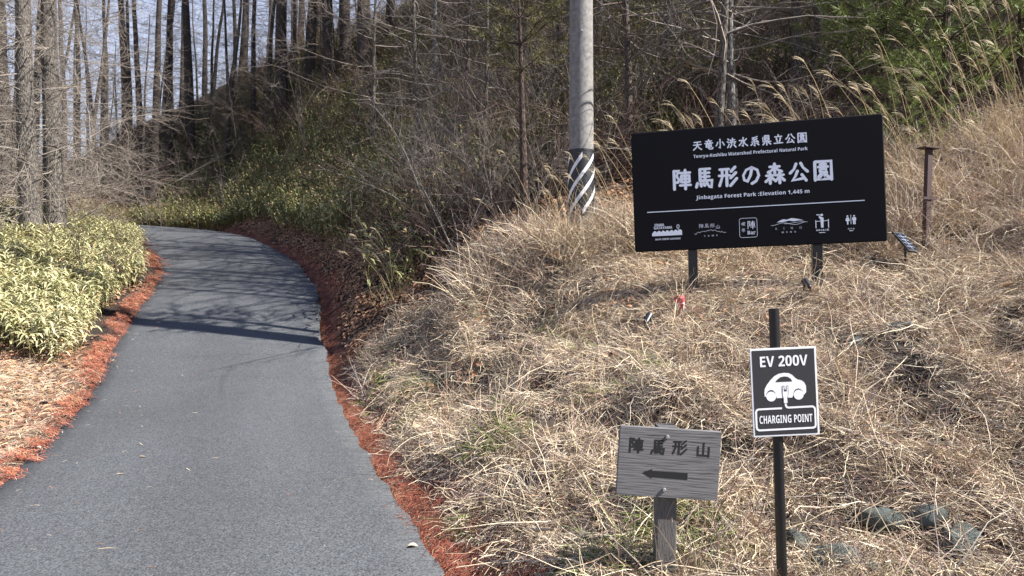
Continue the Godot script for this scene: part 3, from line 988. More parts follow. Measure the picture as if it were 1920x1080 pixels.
func build_small_things() -> void:
	# brown steel post with a flat head and a cross plate
	var d := 7.6
	var base := on_land(4.52, d)
	var t := thing("steel_post", base, "slim brown steel post with flat top plate and cross plate", "post")
	t.rotation.z = deg_to_rad(-2.2)
	t.rotation.y = 0.25
	var s := Shape.new()
	s.box(Vector3(0, 0.46, 0), Vector3(0.066, 0.05, 1.4), Basis(Vector3.RIGHT, -PI / 2), Color.WHITE, 0.005)
	part("shaft", s.mesh(), M.rust, t)
	s = Shape.new()
	s.box(Vector3(0, 1.167, 0), Vector3(0.2, 0.012, 0.13))
	part("top_plate", s.mesh(), M.rust, t)
	s = Shape.new()
	s.box(Vector3(0.01, 0.615, 0.031), Vector3(0.19, 0.026, 0.008))
	part("cross_plate", s.mesh(), M.rust, t)
	# solar panel on a spike
	base = on_land(4.1, 7.25)
	t = thing("solar_panel", base, "small blue solar panel on a spike beside brown post", "solar panel")
	t.rotation.y = 0.55
	var tilt := Basis(Vector3.RIGHT, deg_to_rad(50)) * Basis(Vector3.BACK, deg_to_rad(-4))
	s = Shape.new()
	s.box(Vector3.ZERO, Vector3(0.2, 0.02, 0.27), Basis.IDENTITY, Color.WHITE, 0.0)
	var p := part("frame", s.mesh(), M.solar_frame, t)
	p.transform = Transform3D(tilt, Vector3(0, 0.25, 0))
	for cx in 2:
		for cz in 5:
			s = Shape.new()
			s.box(Vector3((cx - 0.5) * 0.086, 0.0125, (cz - 2) * 0.048), Vector3(0.081, 0.004, 0.044))
			part("cell", s.mesh(), M.solar, p)
	for cz in 4:
		s = Shape.new()
		s.box(Vector3(0, 0.0125, (cz - 1.5) * 0.048), Vector3(0.168, 0.003, 0.003))
		part("grid_line", s.mesh(), M.solar_line, p)
	s = Shape.new()
	s.box(Vector3(0, 0.0125, 0), Vector3(0.004, 0.0036, 0.236))
	part("grid_line", s.mesh(), M.solar_line, p)
	s = Shape.new()
	s.tube(PackedVector3Array([Vector3(0, -0.12, 0), Vector3(0, 0.235, 0)]), PackedFloat32Array([0.006, 0.014]), 8, Color.WHITE, Color.WHITE, true)
	part("spike", s.mesh(), M.solar_frame, t)
	# two garden spotlights that point up at the sign
	for k in 2:
		base = on_land([1.26, 2.78][k], [6.45, 6.55][k])
		t = thing("spotlight", base, ["small black garden spotlight on spike beside red and white cup", "small black garden spotlight on spike in front of right sign post"][k], "spotlight", "spotlights at the park sign")
		t.rotation.y = [2.5, 3.4][k]
		s = Shape.new()
		s.tube(PackedVector3Array([Vector3(0, -0.1, 0), Vector3(0, 0.1, 0)]), PackedFloat32Array([0.005, 0.012]), 8, Color.WHITE, Color.WHITE, true)
		part("spike", s.mesh(), M.solar_frame, t)
		s = Shape.new()
		s.box(Vector3(0.034, 0.135, 0), Vector3(0.006, 0.09, 0.022))
		s.box(Vector3(-0.034, 0.135, 0), Vector3(0.006, 0.09, 0.022))
		s.box(Vector3(0, 0.093, 0), Vector3(0.062, 0.008, 0.022))
		part("bracket", s.mesh(), M.solar_frame, t)
		s = Shape.new()
		var ax := Vector3(0, sin(0.7), cos(0.7))
		var c := Vector3(0, 0.16, 0)
		s.tube(PackedVector3Array([c - ax * 0.05, c - ax * 0.045, c - ax * 0.01, c + ax * 0.05, c + ax * 0.052, c + ax * 0.04]), PackedFloat32Array([0.012, 0.022, 0.03, 0.036, 0.031, 0.029]), 18, Color.WHITE, Color.WHITE, true)
		var hd := part("lamp_head", s.mesh(), M.solar_frame, t)
		s = Shape.new()
		s.tube(PackedVector3Array([c + ax * 0.041, c + ax * 0.044]), PackedFloat32Array([0.027, 0.027]), 18, Color.WHITE, Color.WHITE, true)
		part("lens", s.mesh(), M.solar_line, hd)
	# crumpled red and white cup
	base = on_land(1.62, 6.7)
	t = thing("cup", base + Vector3(0, 0.13, 0), "crumpled red and white plastic cup lying near left sign post", "cup")
	t.rotation = Vector3(0.3, 0.5, 0.35)
	t.scale = Vector3.ONE * 1.1
	s = Shape.new()
	s.tube(PackedVector3Array([Vector3(0, -0.06, 0), Vector3(0, -0.058, 0), Vector3(0, 0.06, 0), Vector3(0, 0.062, 0), Vector3(0, -0.05, 0)]), PackedFloat32Array([0.03, 0.034, 0.048, 0.045, 0.03]), 7, Color.WHITE, Color.WHITE, false)
	part("wall", s.mesh(), M.white_plastic, t)
	s = Shape.new()
	s.tube(PackedVector3Array([Vector3(0, 0.03, 0), Vector3(0, 0.063, 0), Vector3(0, 0.067, 0), Vector3(0, 0.035, 0)]), PackedFloat32Array([0.0465, 0.051, 0.046, 0.042]), 7, Color.WHITE, Color.WHITE, false)
	part("rim", s.mesh(), M.red, t)
	s = Shape.new()
	s.quad(Vector3(-0.036, -0.045, 0.028), Vector3(-0.048, 0.03, 0.036), Vector3(-0.008, 0.03, 0.058), Vector3(-0.006, -0.045, 0.046))
	part("printed_patch", s.mesh(), M.red, t)
	# sticks and scraps
	var sticks := [
		[[980, 1008, 3.9], [1012, 1030, 3.75], [1040, 1052, 3.62], 0.012, "bent dead branch lying in the grass below the bank"],
		[[183, 1031, 0], [200, 1030, 0], [217, 1031, 0], 0.004, "short pale twig lying on the asphalt beyond a thin straw"],
		[[672, 1077, 0], [690, 1075, 0], [708, 1066, 0], 0.004, "bent pale twig on asphalt close to the red needle edge"],
		[[335, 1045, 0], [343, 1025, 0], [350, 1010, 0], 0.002, "thin straw lying lengthwise on the asphalt"],
		[[218, 891, 0], [224, 890, 0], [232, 889, 0], 0.005, "small chip of pale wood on the asphalt"],
		[[262, 857, 0], [267, 857, 0], [273, 858, 0], 0.008, "small dead leaf scrap lying on the asphalt"]]
	for q in sticks:
		var pts := PackedVector3Array()
		for e in 3:
			var w: Array = q[e]
			var pd: float = w[2]
			if pd == 0.0:   # find where the lane lies under it
				pd = 3.0
				while pd < 12.0 and px(w[0], w[1], pd).y > road_height(px(w[0], w[1], pd).x, pd) + 0.054:
					pd += 0.02
			var pt := px(w[0], w[1], pd)
			if w[2] != 0:
				pt.y = hgt(pt.x, pd) + 0.09 + 0.03 * e
			else:
				pt.y = road_height(pt.x, pd) + 0.054 + q[3] * 0.6
			pts.append(pt)
		s = Shape.new()
		var mid := pts[1]
		for e in 3:
			pts[e] -= mid
		var rr: float = q[3]
		s.tube(pts, PackedFloat32Array([rr * 0.7, rr, rr * 0.35]), 6, Color.WHITE, Color.WHITE, true)
		var o := part("stick", s.mesh(), M.stick, self)
		o.position = mid
		tag(o, q[4], "stick")
	# scraps of leaf on the lane edge
	for q in [[70, 843, "pale dead leaf curled at the left edge of asphalt"], [772, 1030, "pale dead leaf curled on the asphalt by red needles"]]:
		var pd := 3.0
		while pd < 12.0 and px(q[0], q[1], pd).y > road_height(px(q[0], q[1], pd).x, pd) + 0.054:
			pd += 0.02
		s = Shape.new()
		s.leaf(Vector3(-0.03, 0.01, 0), Vector3(0.9, 0.5, 0.1).normalized(), Vector3.UP, 0.07, 0.045, 1.2, Color(0.5, 0.4, 0.28), Color(0.62, 0.52, 0.4))
		var o := part("dead_leaf", s.mesh(), M.litter, self)
		var pt := px(q[0], q[1], pd)
		o.position = Vector3(pt.x, road_height(pt.x, pd) + 0.052, -pd)
		tag(o, q[2], "leaf")
	# stones that show through the straw
	var rocks := ROCKS
	var shapes := []
	for k in 4:
		shapes.append(rock_shape(50 + k))
	for k in rocks.size():
		var q: Array = rocks[k]
		var p3 := px(q[0], q[1], q[2])
		p3.y = hgt(p3.x, q[2])
		var o := part("rock", shapes[k % 4], M.rock, self)
		o.position = p3 + land_normal(p3.x, q[2]) * q[3] * 0.02
		o.scale = Vector3(q[3] * 1.3, q[3] * 0.6, q[3] * 0.9)
		o.rotation = Vector3(0.5, k * 1.7, 0.2)
		var where := "grey green rock breaking through dry grass behind charging sign" if k < 7 else ("dark rock half buried in straw on the upper right bank" if k < 9 else ("pale stone in the straw below the park sign" if k < 11 else "grey stone in grass left of the concrete pole"))
		tag(o, where, "rock", "rocks showing through the straw bank")

func road_height(x: float, d: float) -> float:
	hgt(x, d)
	var fx := clampf((x - GX0) / GS, 0.0, GNX - 1.001)
	var fd := clampf((d - GD0) / GS, 0.0, GND - 1.001)
	var k := int(fd) * GNX + int(fx)
	fx -= int(fx)
	fd -= int(fd)
	return lerpf(lerpf(g_roady[k], g_roady[k + 1], fx), lerpf(g_roady[k + GNX], g_roady[k + GNX + 1], fx), fd) - 0.012

func rock_shape(sd: int) -> ArrayMesh:
	var nz := FastNoiseLite.new()
	nz.seed = sd
	nz.frequency = 0.75
	nz.noise_type = FastNoiseLite.TYPE_CELLULAR
	var sm := SphereMesh.new()
	sm.radial_segments = 26
	sm.rings = 16
	sm.radius = 1.0
	sm.height = 2.0
	var arr := sm.get_mesh_arrays()
	var st := SurfaceTool.new()
	var vv: PackedVector3Array = arr[Mesh.ARRAY_VERTEX]
	for k in vv.size():
		vv[k] *= 0.85 + nz.get_noise_3dv(vv[k] * 1.3) * 0.45
	st.begin(Mesh.PRIMITIVE_TRIANGLES)
	st.set_smooth_group(0)
	for k in arr[Mesh.ARRAY_INDEX]:
		st.add_vertex(vv[k])
	st.generate_normals()
	return st.commit()

# ------------------------------------------------------------------ trees and shrubs
func rdir(r: RandomNumberGenerator) -> Vector3:
	return Vector3(r.randf_range(-1, 1), r.randf_range(-1, 1), r.randf_range(-1, 1)).normalized()

func limb(p: Vector3, dir: Vector3, length: float, seg: int, wander: float, pull: Vector3, r: RandomNumberGenerator) -> PackedVector3Array:
	var o := PackedVector3Array([p])
	var d := dir
	for k in seg:
		d = (d + rdir(r) * wander + pull).normalized()
		p += d * (length / seg)
		o.append(p)
	return o

func taper(r0: float, r1: float, count: int) -> PackedFloat32Array:
	var o := PackedFloat32Array()
	for k in count:
		o.append(lerpf(r0, r1, float(k) / (count - 1)))
	return o

# a bare conifer or broadleaf tree: returns [trunk, crown]
func tree_shapes(sd: int, height: float, r0: float, lean: Vector3, first: float, branches: int, reach: float, droop: float, twigs: int, bark: Color, twig: Color, fine := 0, thick := 0.014) -> Array:
	var r := RandomNumberGenerator.new()
	r.seed = sd
	var tr := Shape.new()
	var seg := 14
	var pts := PackedVector3Array()
	var rad := PackedFloat32Array()
	var off := Vector3.ZERO
	var drift := lean
	for k in seg + 1:
		var f := float(k) / seg
		pts.append(Vector3(off.x, -0.4 + (height + 0.4) * f, off.z))
		rad.append(r0 * (1.0 - 0.82 * f) * (1.0 + 0.35 * exp(-f * seg * 0.9)))
		drift = drift * 0.9 + Vector3(r.randf_range(-1, 1), 0, r.randf_range(-1, 1)) * 0.05
		off += drift * height / seg
	tr.tube(pts, rad, 11, bark, bark.lerp(twig, 0.3))
	var cr := Shape.new()
	for b in branches:
		var f := lerpf(first, 0.98, pow((b + r.randf()) / branches, 1.1))
		var q := f * seg
		var k := mini(int(q), seg - 1)
		var p := pts[k].lerp(pts[k + 1], q - k)
		var ang := b * 2.4 + r.randf_range(-0.5, 0.5)
		var ln := reach * (1.15 - 0.85 * f) * r.randf_range(0.45, 1.1)
		var d := Vector3(cos(ang), r.randf_range(-0.15, 0.3), sin(ang)).normalized()
		var br := limb(p, d, ln, 5, 0.24, Vector3.DOWN * droop, r)
		var tr0 := minf(r0 * (0.11 if thick < 0.02 else 0.4), thick) * (1.1 - 0.7 * f)
		var shade := r.randf_range(0.55, 1.3)
		var twg := Color(twig.r * shade, twig.g * shade, twig.b * shade)
		cr.tube(br, taper(maxf(tr0, 0.006), 0.003, 6), 3, bark.lerp(twg, 0.5), twg)
		for t in twigs:
			var g := r.randf_range(0.15, 0.97) * 5.0
			var kk := mini(int(g), 4)
			var tp := br[kk].lerp(br[kk + 1], g - kk)
			var td := (d * 0.7 + rdir(r) * 0.9).normalized()
			var tl := ln * r.randf_range(0.14, 0.42)
			var tw := limb(tp, td, tl, 3, 0.25, Vector3.DOWN * droop * 0.8 + Vector3.UP * 0.06, r)
			cr.tube(tw, taper(0.0042, 0.0018, 4), 3, twg, twg)
			for e in fine:
				var ep := tw[1 + (e % 3)]
				var en := limb(ep, (td + rdir(r) * 0.8).normalized(), tl * r.randf_range(0.25, 0.55), 2, 0.25, Vector3.ZERO, r)
				cr.tube(en, taper(0.003, 0.0014, 3), 3, twg, twg)
	return [tr.mesh(), cr.mesh()]

func plant_tree(called: String, at: Vector3, shapes: Array, label: String, group: String, turn := 0.0, size := 1.0) -> Node3D:
	var t := thing(called, at, label, "tree", group)
	t.rotation.y = turn
	t.scale = Vector3.ONE * size
	part("trunk", shapes[0], M.bark, t)
	part("crown", shapes[1], M.twig, t)
	return t

func shrub_shapes(sd: int, stems: int, height: float, spread: float, arch: float, col: Color, dense := 5, fine := 2) -> Array:
	var r := RandomNumberGenerator.new()
	r.seed = sd
	var st := Shape.new()
	var tw := Shape.new()
	for k in stems:
		var ang := r.randf() * TAU
		var out := Vector3(cos(ang), 0, sin(ang))
		var ln := height * r.randf_range(0.6, 1.15)
		var br := limb(out * r.randf() * 0.12 + Vector3.DOWN * 0.1, (Vector3.UP + out * spread * r.randf()).normalized(), ln, 6, 0.13, out * arch + Vector3.DOWN * arch * 0.7, r)
		var cc := col * r.randf_range(0.75, 1.15)
		st.tube(br, taper(0.006 + ln * 0.004, 0.003, 7), 4, cc, cc)
		for b in dense:
			var g := r.randf_range(1.0, 5.9)
			var kk := mini(int(g), 5)
			var p := br[kk].lerp(br[kk + 1], g - kk)
			var d := ((br[kk + 1] - br[kk]).normalized() + rdir(r) * 0.95).normalized()
			var tl := ln * r.randf_range(0.14, 0.42)
			var t := limb(p, d, tl, 3, 0.2, Vector3.UP * 0.05, r)
			tw.tube(t, taper(0.0048, 0.002, 4), 3, cc, cc)
			for e in fine:
				var en := limb(t[1 + (e % 3)], (d + rdir(r) * 0.9).normalized(), tl * r.randf_range(0.3, 0.6), 2, 0.2, Vector3.ZERO, r)
				tw.tube(en, taper(0.0034, 0.0015, 3), 3, cc, cc)
	return [st.mesh(), tw.mesh()]

func build_trees() -> void:
	var dark := Color(0.085, 0.066, 0.054)
	var reddish := Color(0.13, 0.072, 0.05)
	var grey_b := Color(0.2, 0.18, 0.155)
	var tw := Color(0.17, 0.145, 0.126)
	var kinds := [
		tree_shapes(11, 17, 0.2, Vector3(0.01, 0, 0), 0.07, 80, 2.6, 0.05, 12, dark, tw, 1),
		tree_shapes(12, 16, 0.17, Vector3(-0.05, 0, 0), 0.1, 74, 2.4, 0.02, 12, reddish, tw, 1),
		tree_shapes(13, 18, 0.24, Vector3(0.02, 0, 0.02), 0.08, 84, 2.8, 0.06, 12, dark * 1.1, tw, 1),
		tree_shapes(14, 12, 0.1, Vector3(0.07, 0, 0), 0.15, 60, 2.4, -0.05, 12, Color(0.12, 0.1, 0.085), tw, 1),
		tree_shapes(15, 14, 0.13, Vector3(-0.04, 0, 0.03), 0.12, 66, 2.4, -0.03, 12, Color(0.1, 0.082, 0.07), tw, 1)]
	# trunks standing against the sky along the ridge: u of the foot, distance, kind, size
	var ridge := [
		[17, 22, 2, 1.0], [121, 27, 4, 1.0], [160, 29, 3, 1.1], [238, 31, 1, 1.25], [246, 31.5, 4, 1.0], [264, 31, 1, 1.0], [284, 30, 0, 0.95], [316, 31, 0, 1.05], [362, 31, 0, 1.1],
		[392, 32, 3, 1.0], [415, 30, 3, 0.9], [440, 32, 4, 0.9], [472, 31, 4, 1.0], [496, 30, 3, 1.1], [528, 29.5, 2, 1.15], [551, 32, 4, 0.9], [578, 30, 0, 1.2], [618, 29, 2, 1.1], [652, 29, 0, 1.25], [682, 28, 2, 1.2],
		[730, 29, 0, 1.0], [780, 30, 4, 1.1], [840, 28, 1, 1.0], [60, 33, 0, 1.0], [200, 36, 4, 1.0], [340, 36, 4, 1.0], [455, 36, 0, 1.0], [600, 35, 0, 1.0], [-40, 26, 0, 1.0], [-90, 19, 2, 1.0], [95, 37, 3, 1.2], [145, 35, 4, 1.1], [180, 34, 3, 1.0], [300, 38, 3, 1.2], [385, 38, 4, 1.2], [505, 37, 4, 1.0], [560, 38, 0, 1.0]]
	for e in 30:
		ridge.append([70.0 + e * 21.0 + (e * 37 % 17), 29.5 + (e * 53 % 9), 3 + e % 2, 0.45 + 0.06 * (e * 7 % 6)])
	var say := ["straight dark brown bare conifer standing against the sky on ridge", "reddish barked bare tree leaning on the ridge above the bend", "thick dark bare conifer rising from the wooded ridge", "thin leaning bare broadleaf tree among the ridge trunks", "slender bare grey tree among the ridge trunks"]
	var k := 0
	for q in ridge:
		var x: float = (q[0] - 960.0) / FOCAL * q[1]
		plant_tree("bare_tree", on_land(x, q[1]), kinds[q[2]], say[q[2]], "bare trees along the ridge", 0.0 if q[2] in [1, 3] and k < 12 else k * 1.9, q[3])
		k += 1
	# two larches in the bamboo grass on the left verge
	var larch := Color(0.22, 0.2, 0.178)
	var lt := Color(0.25, 0.218, 0.185)
	var near := [[62, 13.7, 71, 0.18], [103, 14.3, 72, 0.19]]
	for q in near:
		var x: float = (q[0] - 960.0) / FOCAL * q[1]
		var sh := tree_shapes(q[2], 15, q[3], Vector3(-0.004, 0, 0), 0.05, 110, 3.0, 0.03, 17, larch, lt, 3)
		plant_tree("larch_tree", on_land(x, q[1]), sh, ["grey larch trunk with fine drooping twigs in pale bamboo grass", "flaky brown larch trunk nearest the lane above bamboo grass"][0 if q[2] == 71 else 1], "larches on the left verge")
	var side := tree_shapes(73, 13, 0.12, Vector3(0.01, 0, 0), 0.04, 95, 2.9, 0.03, 15, larch * 0.6, lt, 2)
	for q in [[-60, 13.0], [28, 17.5], [-10, 20.0]]:
		plant_tree("larch_tree", on_land((q[0] - 960.0) / FOCAL * q[1], q[1]), side, "dark slender larch behind the two verge larches", "larches on the left verge", q[1], 1.0)
	# thin trees on the hillside to the right, whose twigs shade the bend
	var pale := Color(0.3, 0.285, 0.26)
	var thin := [
		tree_shapes(31, 9, 0.07, Vector3(0.01, 0, 0), 0.22, 46, 2.6, -0.02, 9, pale, tw, 1, 0.02),
		tree_shapes(32, 8, 0.055, Vector3(-0.1, 0, 0.02), 0.2, 44, 2.8, 0.0, 9, grey_b, tw, 1, 0.02),
		tree_shapes(33, 9, 0.06, Vector3(0.06, 0, 0.02), 0.2, 46, 2.8, -0.02, 9, Color(0.17, 0.13, 0.105), tw, 1, 0.02)]
	var spots := [[1377, 10.9, 0, "pale grey slender tree behind the park sign's top edge"], [1176, 12.2, 2, "slender brown tree just behind the concrete pole"], [1340, 10.7, 1, "forked leaning bare tree behind the park sign"], [905, 14.5, 1, "thin leaning bare tree on the brushy slope"], [870, 16.5, 2, "thin leaning bare tree on the brushy slope"], [790, 18, 1, "thin leaning bare tree on the brushy slope"], [1500, 15, 2, "thin bare tree among brush beneath the green pine"],
		[1060, 16, 2, "thin bare tree on the upper brushy slope"], [1250, 15, 1, "thin bare tree on the upper brushy slope"], [1130, 19, 0, "thin bare tree on the upper brushy slope"], [960, 20, 2, "thin bare tree on the upper brushy slope"], [700, 22, 1, "thin leaning bare tree on the brushy slope"], [1420, 18, 0, "thin bare tree on the upper brushy slope"], [1600, 17, 2, "thin bare tree on the upper brushy slope"], [820, 23, 0, "thin bare tree on the upper brushy slope"], [1230, 21, 2, "thin bare tree on the upper brushy slope"], [1000, 24, 1, "thin bare tree on the upper brushy slope"]]
	# taller trees farther right throw their twigs' shade across the bend
	var shade := tree_shapes(34, 12, 0.1, Vector3(0.02, 0, 0), 0.2, 90, 3.4, -0.02, 9, grey_b, tw, 1, 0.034)
	for q in [[3.7, 11.5, 0.85], [5.0, 12.2, 0.95], [5.9, 13.6, 1.0], [9.0, 14.0, 1.1], [12.0, 14.2, 1.2], [10.0, 13.0, 1.1], [11.0, 15.6, 1.2], [14.0, 12.9, 1.3]]:
		plant_tree("hill_tree", on_land(q[0], q[1]), shade, "tall bare tree standing behind the park sign" if q[0] < 7.0 else "tall bare tree high on the hillside beyond the pines", "tall bare trees on the hillside", q[0], q[2])
	k = 0
	for q in spots:
		var x: float = (q[0] - 960.0) / FOCAL * q[1]
		plant_tree("slender_tree", on_land(x, q[1]), thin[q[2]], q[3], "slender trees on the hillside", k * 1.3, 1.0 + 0.15 * (k % 3))
		k += 1

# a young pine with needle tufts at the ends of its shoots: returns [trunk, crown]
func pine_shapes(sd: int, height: float, first: float, reach: float, whorls: int, col: Color, needle_len: float) -> Array:
	var r := RandomNumberGenerator.new()
	r.seed = sd
	var tr := Shape.new()
	var cr := Shape.new()
	var bark := Color(0.13, 0.09, 0.07)
	var pts := limb(Vector3(0, -0.2, 0), Vector3.UP, height, 8, 0.03, Vector3.UP * 0.05, r)
	tr.tube(pts, taper(0.022 * height * 0.8, 0.008, 9), 8, bark, bark)
	for w in whorls:
		var f := lerpf(first, 0.97, (w + 0.5) / whorls)
		var g := f * 8.0
		var k := mini(int(g), 7)
		var p := pts[k].lerp(pts[k + 1], g - k)
		for b in 6:
			var ang := b * TAU / 6.0 + w * 0.7 + r.randf_range(-0.3, 0.3)
			var d := Vector3(cos(ang), r.randf_range(0.15, 0.5), sin(ang)).normalized()
			var ln := reach * (1.1 - 0.75 * f) * r.randf_range(0.7, 1.15)
			var br := limb(p, d, ln, 4, 0.1, Vector3.UP * 0.07, r)
			tr.tube(br, taper(0.012, 0.004, 5), 4, bark, bark)
			var shoots := 5
			for s in shoots:
				var q := lerpf(1.2, 3.95, float(s) / (shoots - 1))
				var kk := mini(int(q), 3)
				var sp := br[kk].lerp(br[kk + 1], q - kk)
				var sdv := (d * 0.8 + rdir(r) * 0.8 + Vector3.UP * 0.35).normalized() if s < shoots - 1 else d
				var sl := r.randf_range(0.12, 0.26)
				var sh := PackedVector3Array([sp, sp + sdv * sl])
				tr.tube(sh, taper(0.005, 0.004, 2), 3, bark, bark)
				var tone := col * r.randf_range(0.7, 1.35)
				for nn in 52:
					var np := sp + sdv * sl * r.randf_range(0.1, 1.02)
					var nd := (sdv * r.randf_range(0.45, 1.0) + rdir(r) * 0.75).normalized()
					var len_n := needle_len * r.randf_range(0.7, 1.15)
					var e := np + nd * len_n + Vector3.DOWN * len_n * 0.12
					cr.ribbon(PackedVector3Array([np, e]), rdir(r), 0.0055, 0.002, tone, tone * 1.15)
	return [tr.mesh(), cr.mesh()]

func build_pines() -> void:
	var green := pine_shapes(81, 3.6, 0.06, 1.75, 11, Color(0.19, 0.25, 0.06), 0.13)
	var spots := [[1775, 10.9, 1.3, "bushy green young pine above the dry grass at right", 0.3], [1915, 11.6, 1.5, "tall green young pine behind the bushy pine", 1.7], [1655, 12.4, 1.2, "small green young pine half hidden behind bushy pine", 2.9], [1700, 10.2, 0.5, "low green pine seedling in the tall dry grass", 4.1]]
	for q in spots:
		var t := thing("pine_tree", on_land((q[0] - 960.0) / FOCAL * q[1], q[1]), q[3], "tree")
		t.rotation.y = q[4]
		t.scale = Vector3.ONE * q[2]
		part("trunk", green[0], M.bark, t)
		part("crown", green[1], M.needle, t)
	for q in [[5.5, 21.5, 2.4], [8.5, 20.5, 2.4], [11.5, 19.0, 2.5], [4.5, 25.5, 2.5], [8.0, 24.5, 2.6], [12.0, 23.0, 2.7]]:  # pines added mostly above the view to cast shade on the hillside
		var t := thing("added_shade_pine", on_land(q[0], q[1]), "large green pine added high on the hill to shade the slope", "tree", "pines added on the hilltop for their shade")
		t.rotation.y = q[0] * 1.7
		t.scale = Vector3.ONE * q[2]
		part("trunk", green[0], M.bark, t)
		part("crown", green[1], M.needle, t)
	var tall := pine_shapes(82, 5.0, 0.55, 1.2, 5, Color(0.12, 0.115, 0.035), 0.12)
	for q in [[984, 10.1, 0.9, "thin young pine with yellowish needles left of concrete pole", 0.4]]:
		var t := thing("pine_tree", on_land((q[0] - 960.0) / FOCAL * q[1], q[1]), q[3], "tree")
		t.rotation.y = q[4]
		t.scale = Vector3.ONE * q[2]
		part("trunk", tall[0], M.bark, t)
		part("crown", tall[1], M.needle, t)

func build_shrubs() -> void:
	var r := RandomNumberGenerator.new()
	r.seed = 404
	var kinds := [
		shrub_shapes(1, 9, 2.4, 0.5, 0.06, Color(0.22, 0.19, 0.165), 8, 2),
		shrub_shapes(2, 8, 3.0, 0.35, 0.05, Color(0.14, 0.115, 0.1), 9, 2),
		shrub_shapes(3, 10, 2.0, 0.7, 0.1, Color(0.15, 0.1, 0.085), 8, 2),
		shrub_shapes(4, 7, 2.8, 0.8, 0.12, Color(0.3, 0.265, 0.225), 8, 2),
		shrub_shapes(5, 12, 1.6, 0.8, 0.06, Color(0.1, 0.07, 0.06), 7, 2)]
	var say := ["grey bare shrub with upright twigs", "tall thin bare shrub", "reddish bare shrub with tangled twigs", "pale bare shrub with arching branches", "low brown bare shrub"]
	# dark bush on the left verge
	var vs := shrub_shapes(9, 13, 1.35, 0.75, 0.02, Color(0.09, 0.065, 0.055), 9, 3)
	var t := thing("verge_shrub", on_land(-7.55, 12.3), "dark leafless bush in pale bamboo grass beside the larches", "shrub")
	part("stems", vs[0], M.twig, t)
	part("twigs", vs[1], M.twig, t)
	var made := 0
	var tries := 0
	var thicket := 0
	while thicket < 62:
		var d := r.randf_range(10.9, 16.0)
		var u := r.randf_range(640.0, 1060.0) if thicket < 40 else r.randf_range(1120.0, 1640.0)
		var p := on_land((u - 960.0) / FOCAL * d, d)
		if q_sd < 1.9:
			continue
		var k: int = [3, 0, 3, 2][thicket % 4]
		t = thing("bare_shrub", p, say[k] + (" left of the concrete pole" if u < 1090.0 else " behind the park sign"), "shrub", "bare shrubs on the hillside")
		part("stems", kinds[k][0], M.twig, t)
		part("twigs", kinds[k][1], M.twig, t)
		t.rotation = Vector3(r.randf_range(-0.1, 0.2), r.randf() * TAU, r.randf_range(0.1, 0.6))
		t.scale = Vector3.ONE * r.randf_range(0.6, 1.05)
		thicket += 1
	while made < 210 and tries < 6000:
		tries += 1
		var d := 10.8 + 20.0 * pow(r.randf(), 0.9)
		var u := r.randf_range(330.0, 1980.0) if made < 170 else r.randf_range(-60.0, 330.0)
		var x := (u - 960.0) / FOCAL * d
		var p := on_land(x, d)
		if q_sd < 1.6 or q_lat < 0.0 and d < 16.0:
			continue
		if q_lat > 0.0 and d < 11.3 + (0.8 if u > 1250 else 0.0):
			continue
		if u > 380.0 and u < 800.0 and d < 27.0 and r.randf() < 0.65:
			continue
		var v := 540.0 - (p.y - EYE) / d * FOCAL
		if v < -160.0 or q_lat > 0.0 and d > 13.0 and d < 24.0 and q_sd < 2.4:
			continue
		var k := r.randi() % 5
		var place := "high on the wooded hillside"
		if u < 330.0:
			place = "beyond the bend below the ridge"
		elif d > 23.0:
			place = "under the ridge trees"
		elif u < 760.0:
			place = "above the bamboo grass beside the bend"
		elif u < 1090.0 and d < 17.0:
			place = "left of the concrete pole"
		elif u < 1640.0 and d < 15.0:
			place = "behind the park sign"
		elif u >= 1640.0 and d < 17.0:
			place = "among the young green pines"
		t = thing("bare_shrub", p, say[k] + " " + place, "shrub", "bare shrubs on the hillside")
		part("stems", kinds[k][0], M.twig, t)
		part("twigs", kinds[k][1], M.twig, t)
		t.rotation = Vector3(r.randf_range(-0.15, 0.15), r.randf() * TAU, r.randf_range(0.0, 0.35))
		t.scale = Vector3.ONE * r.randf_range(0.7, 1.25)
		made += 1

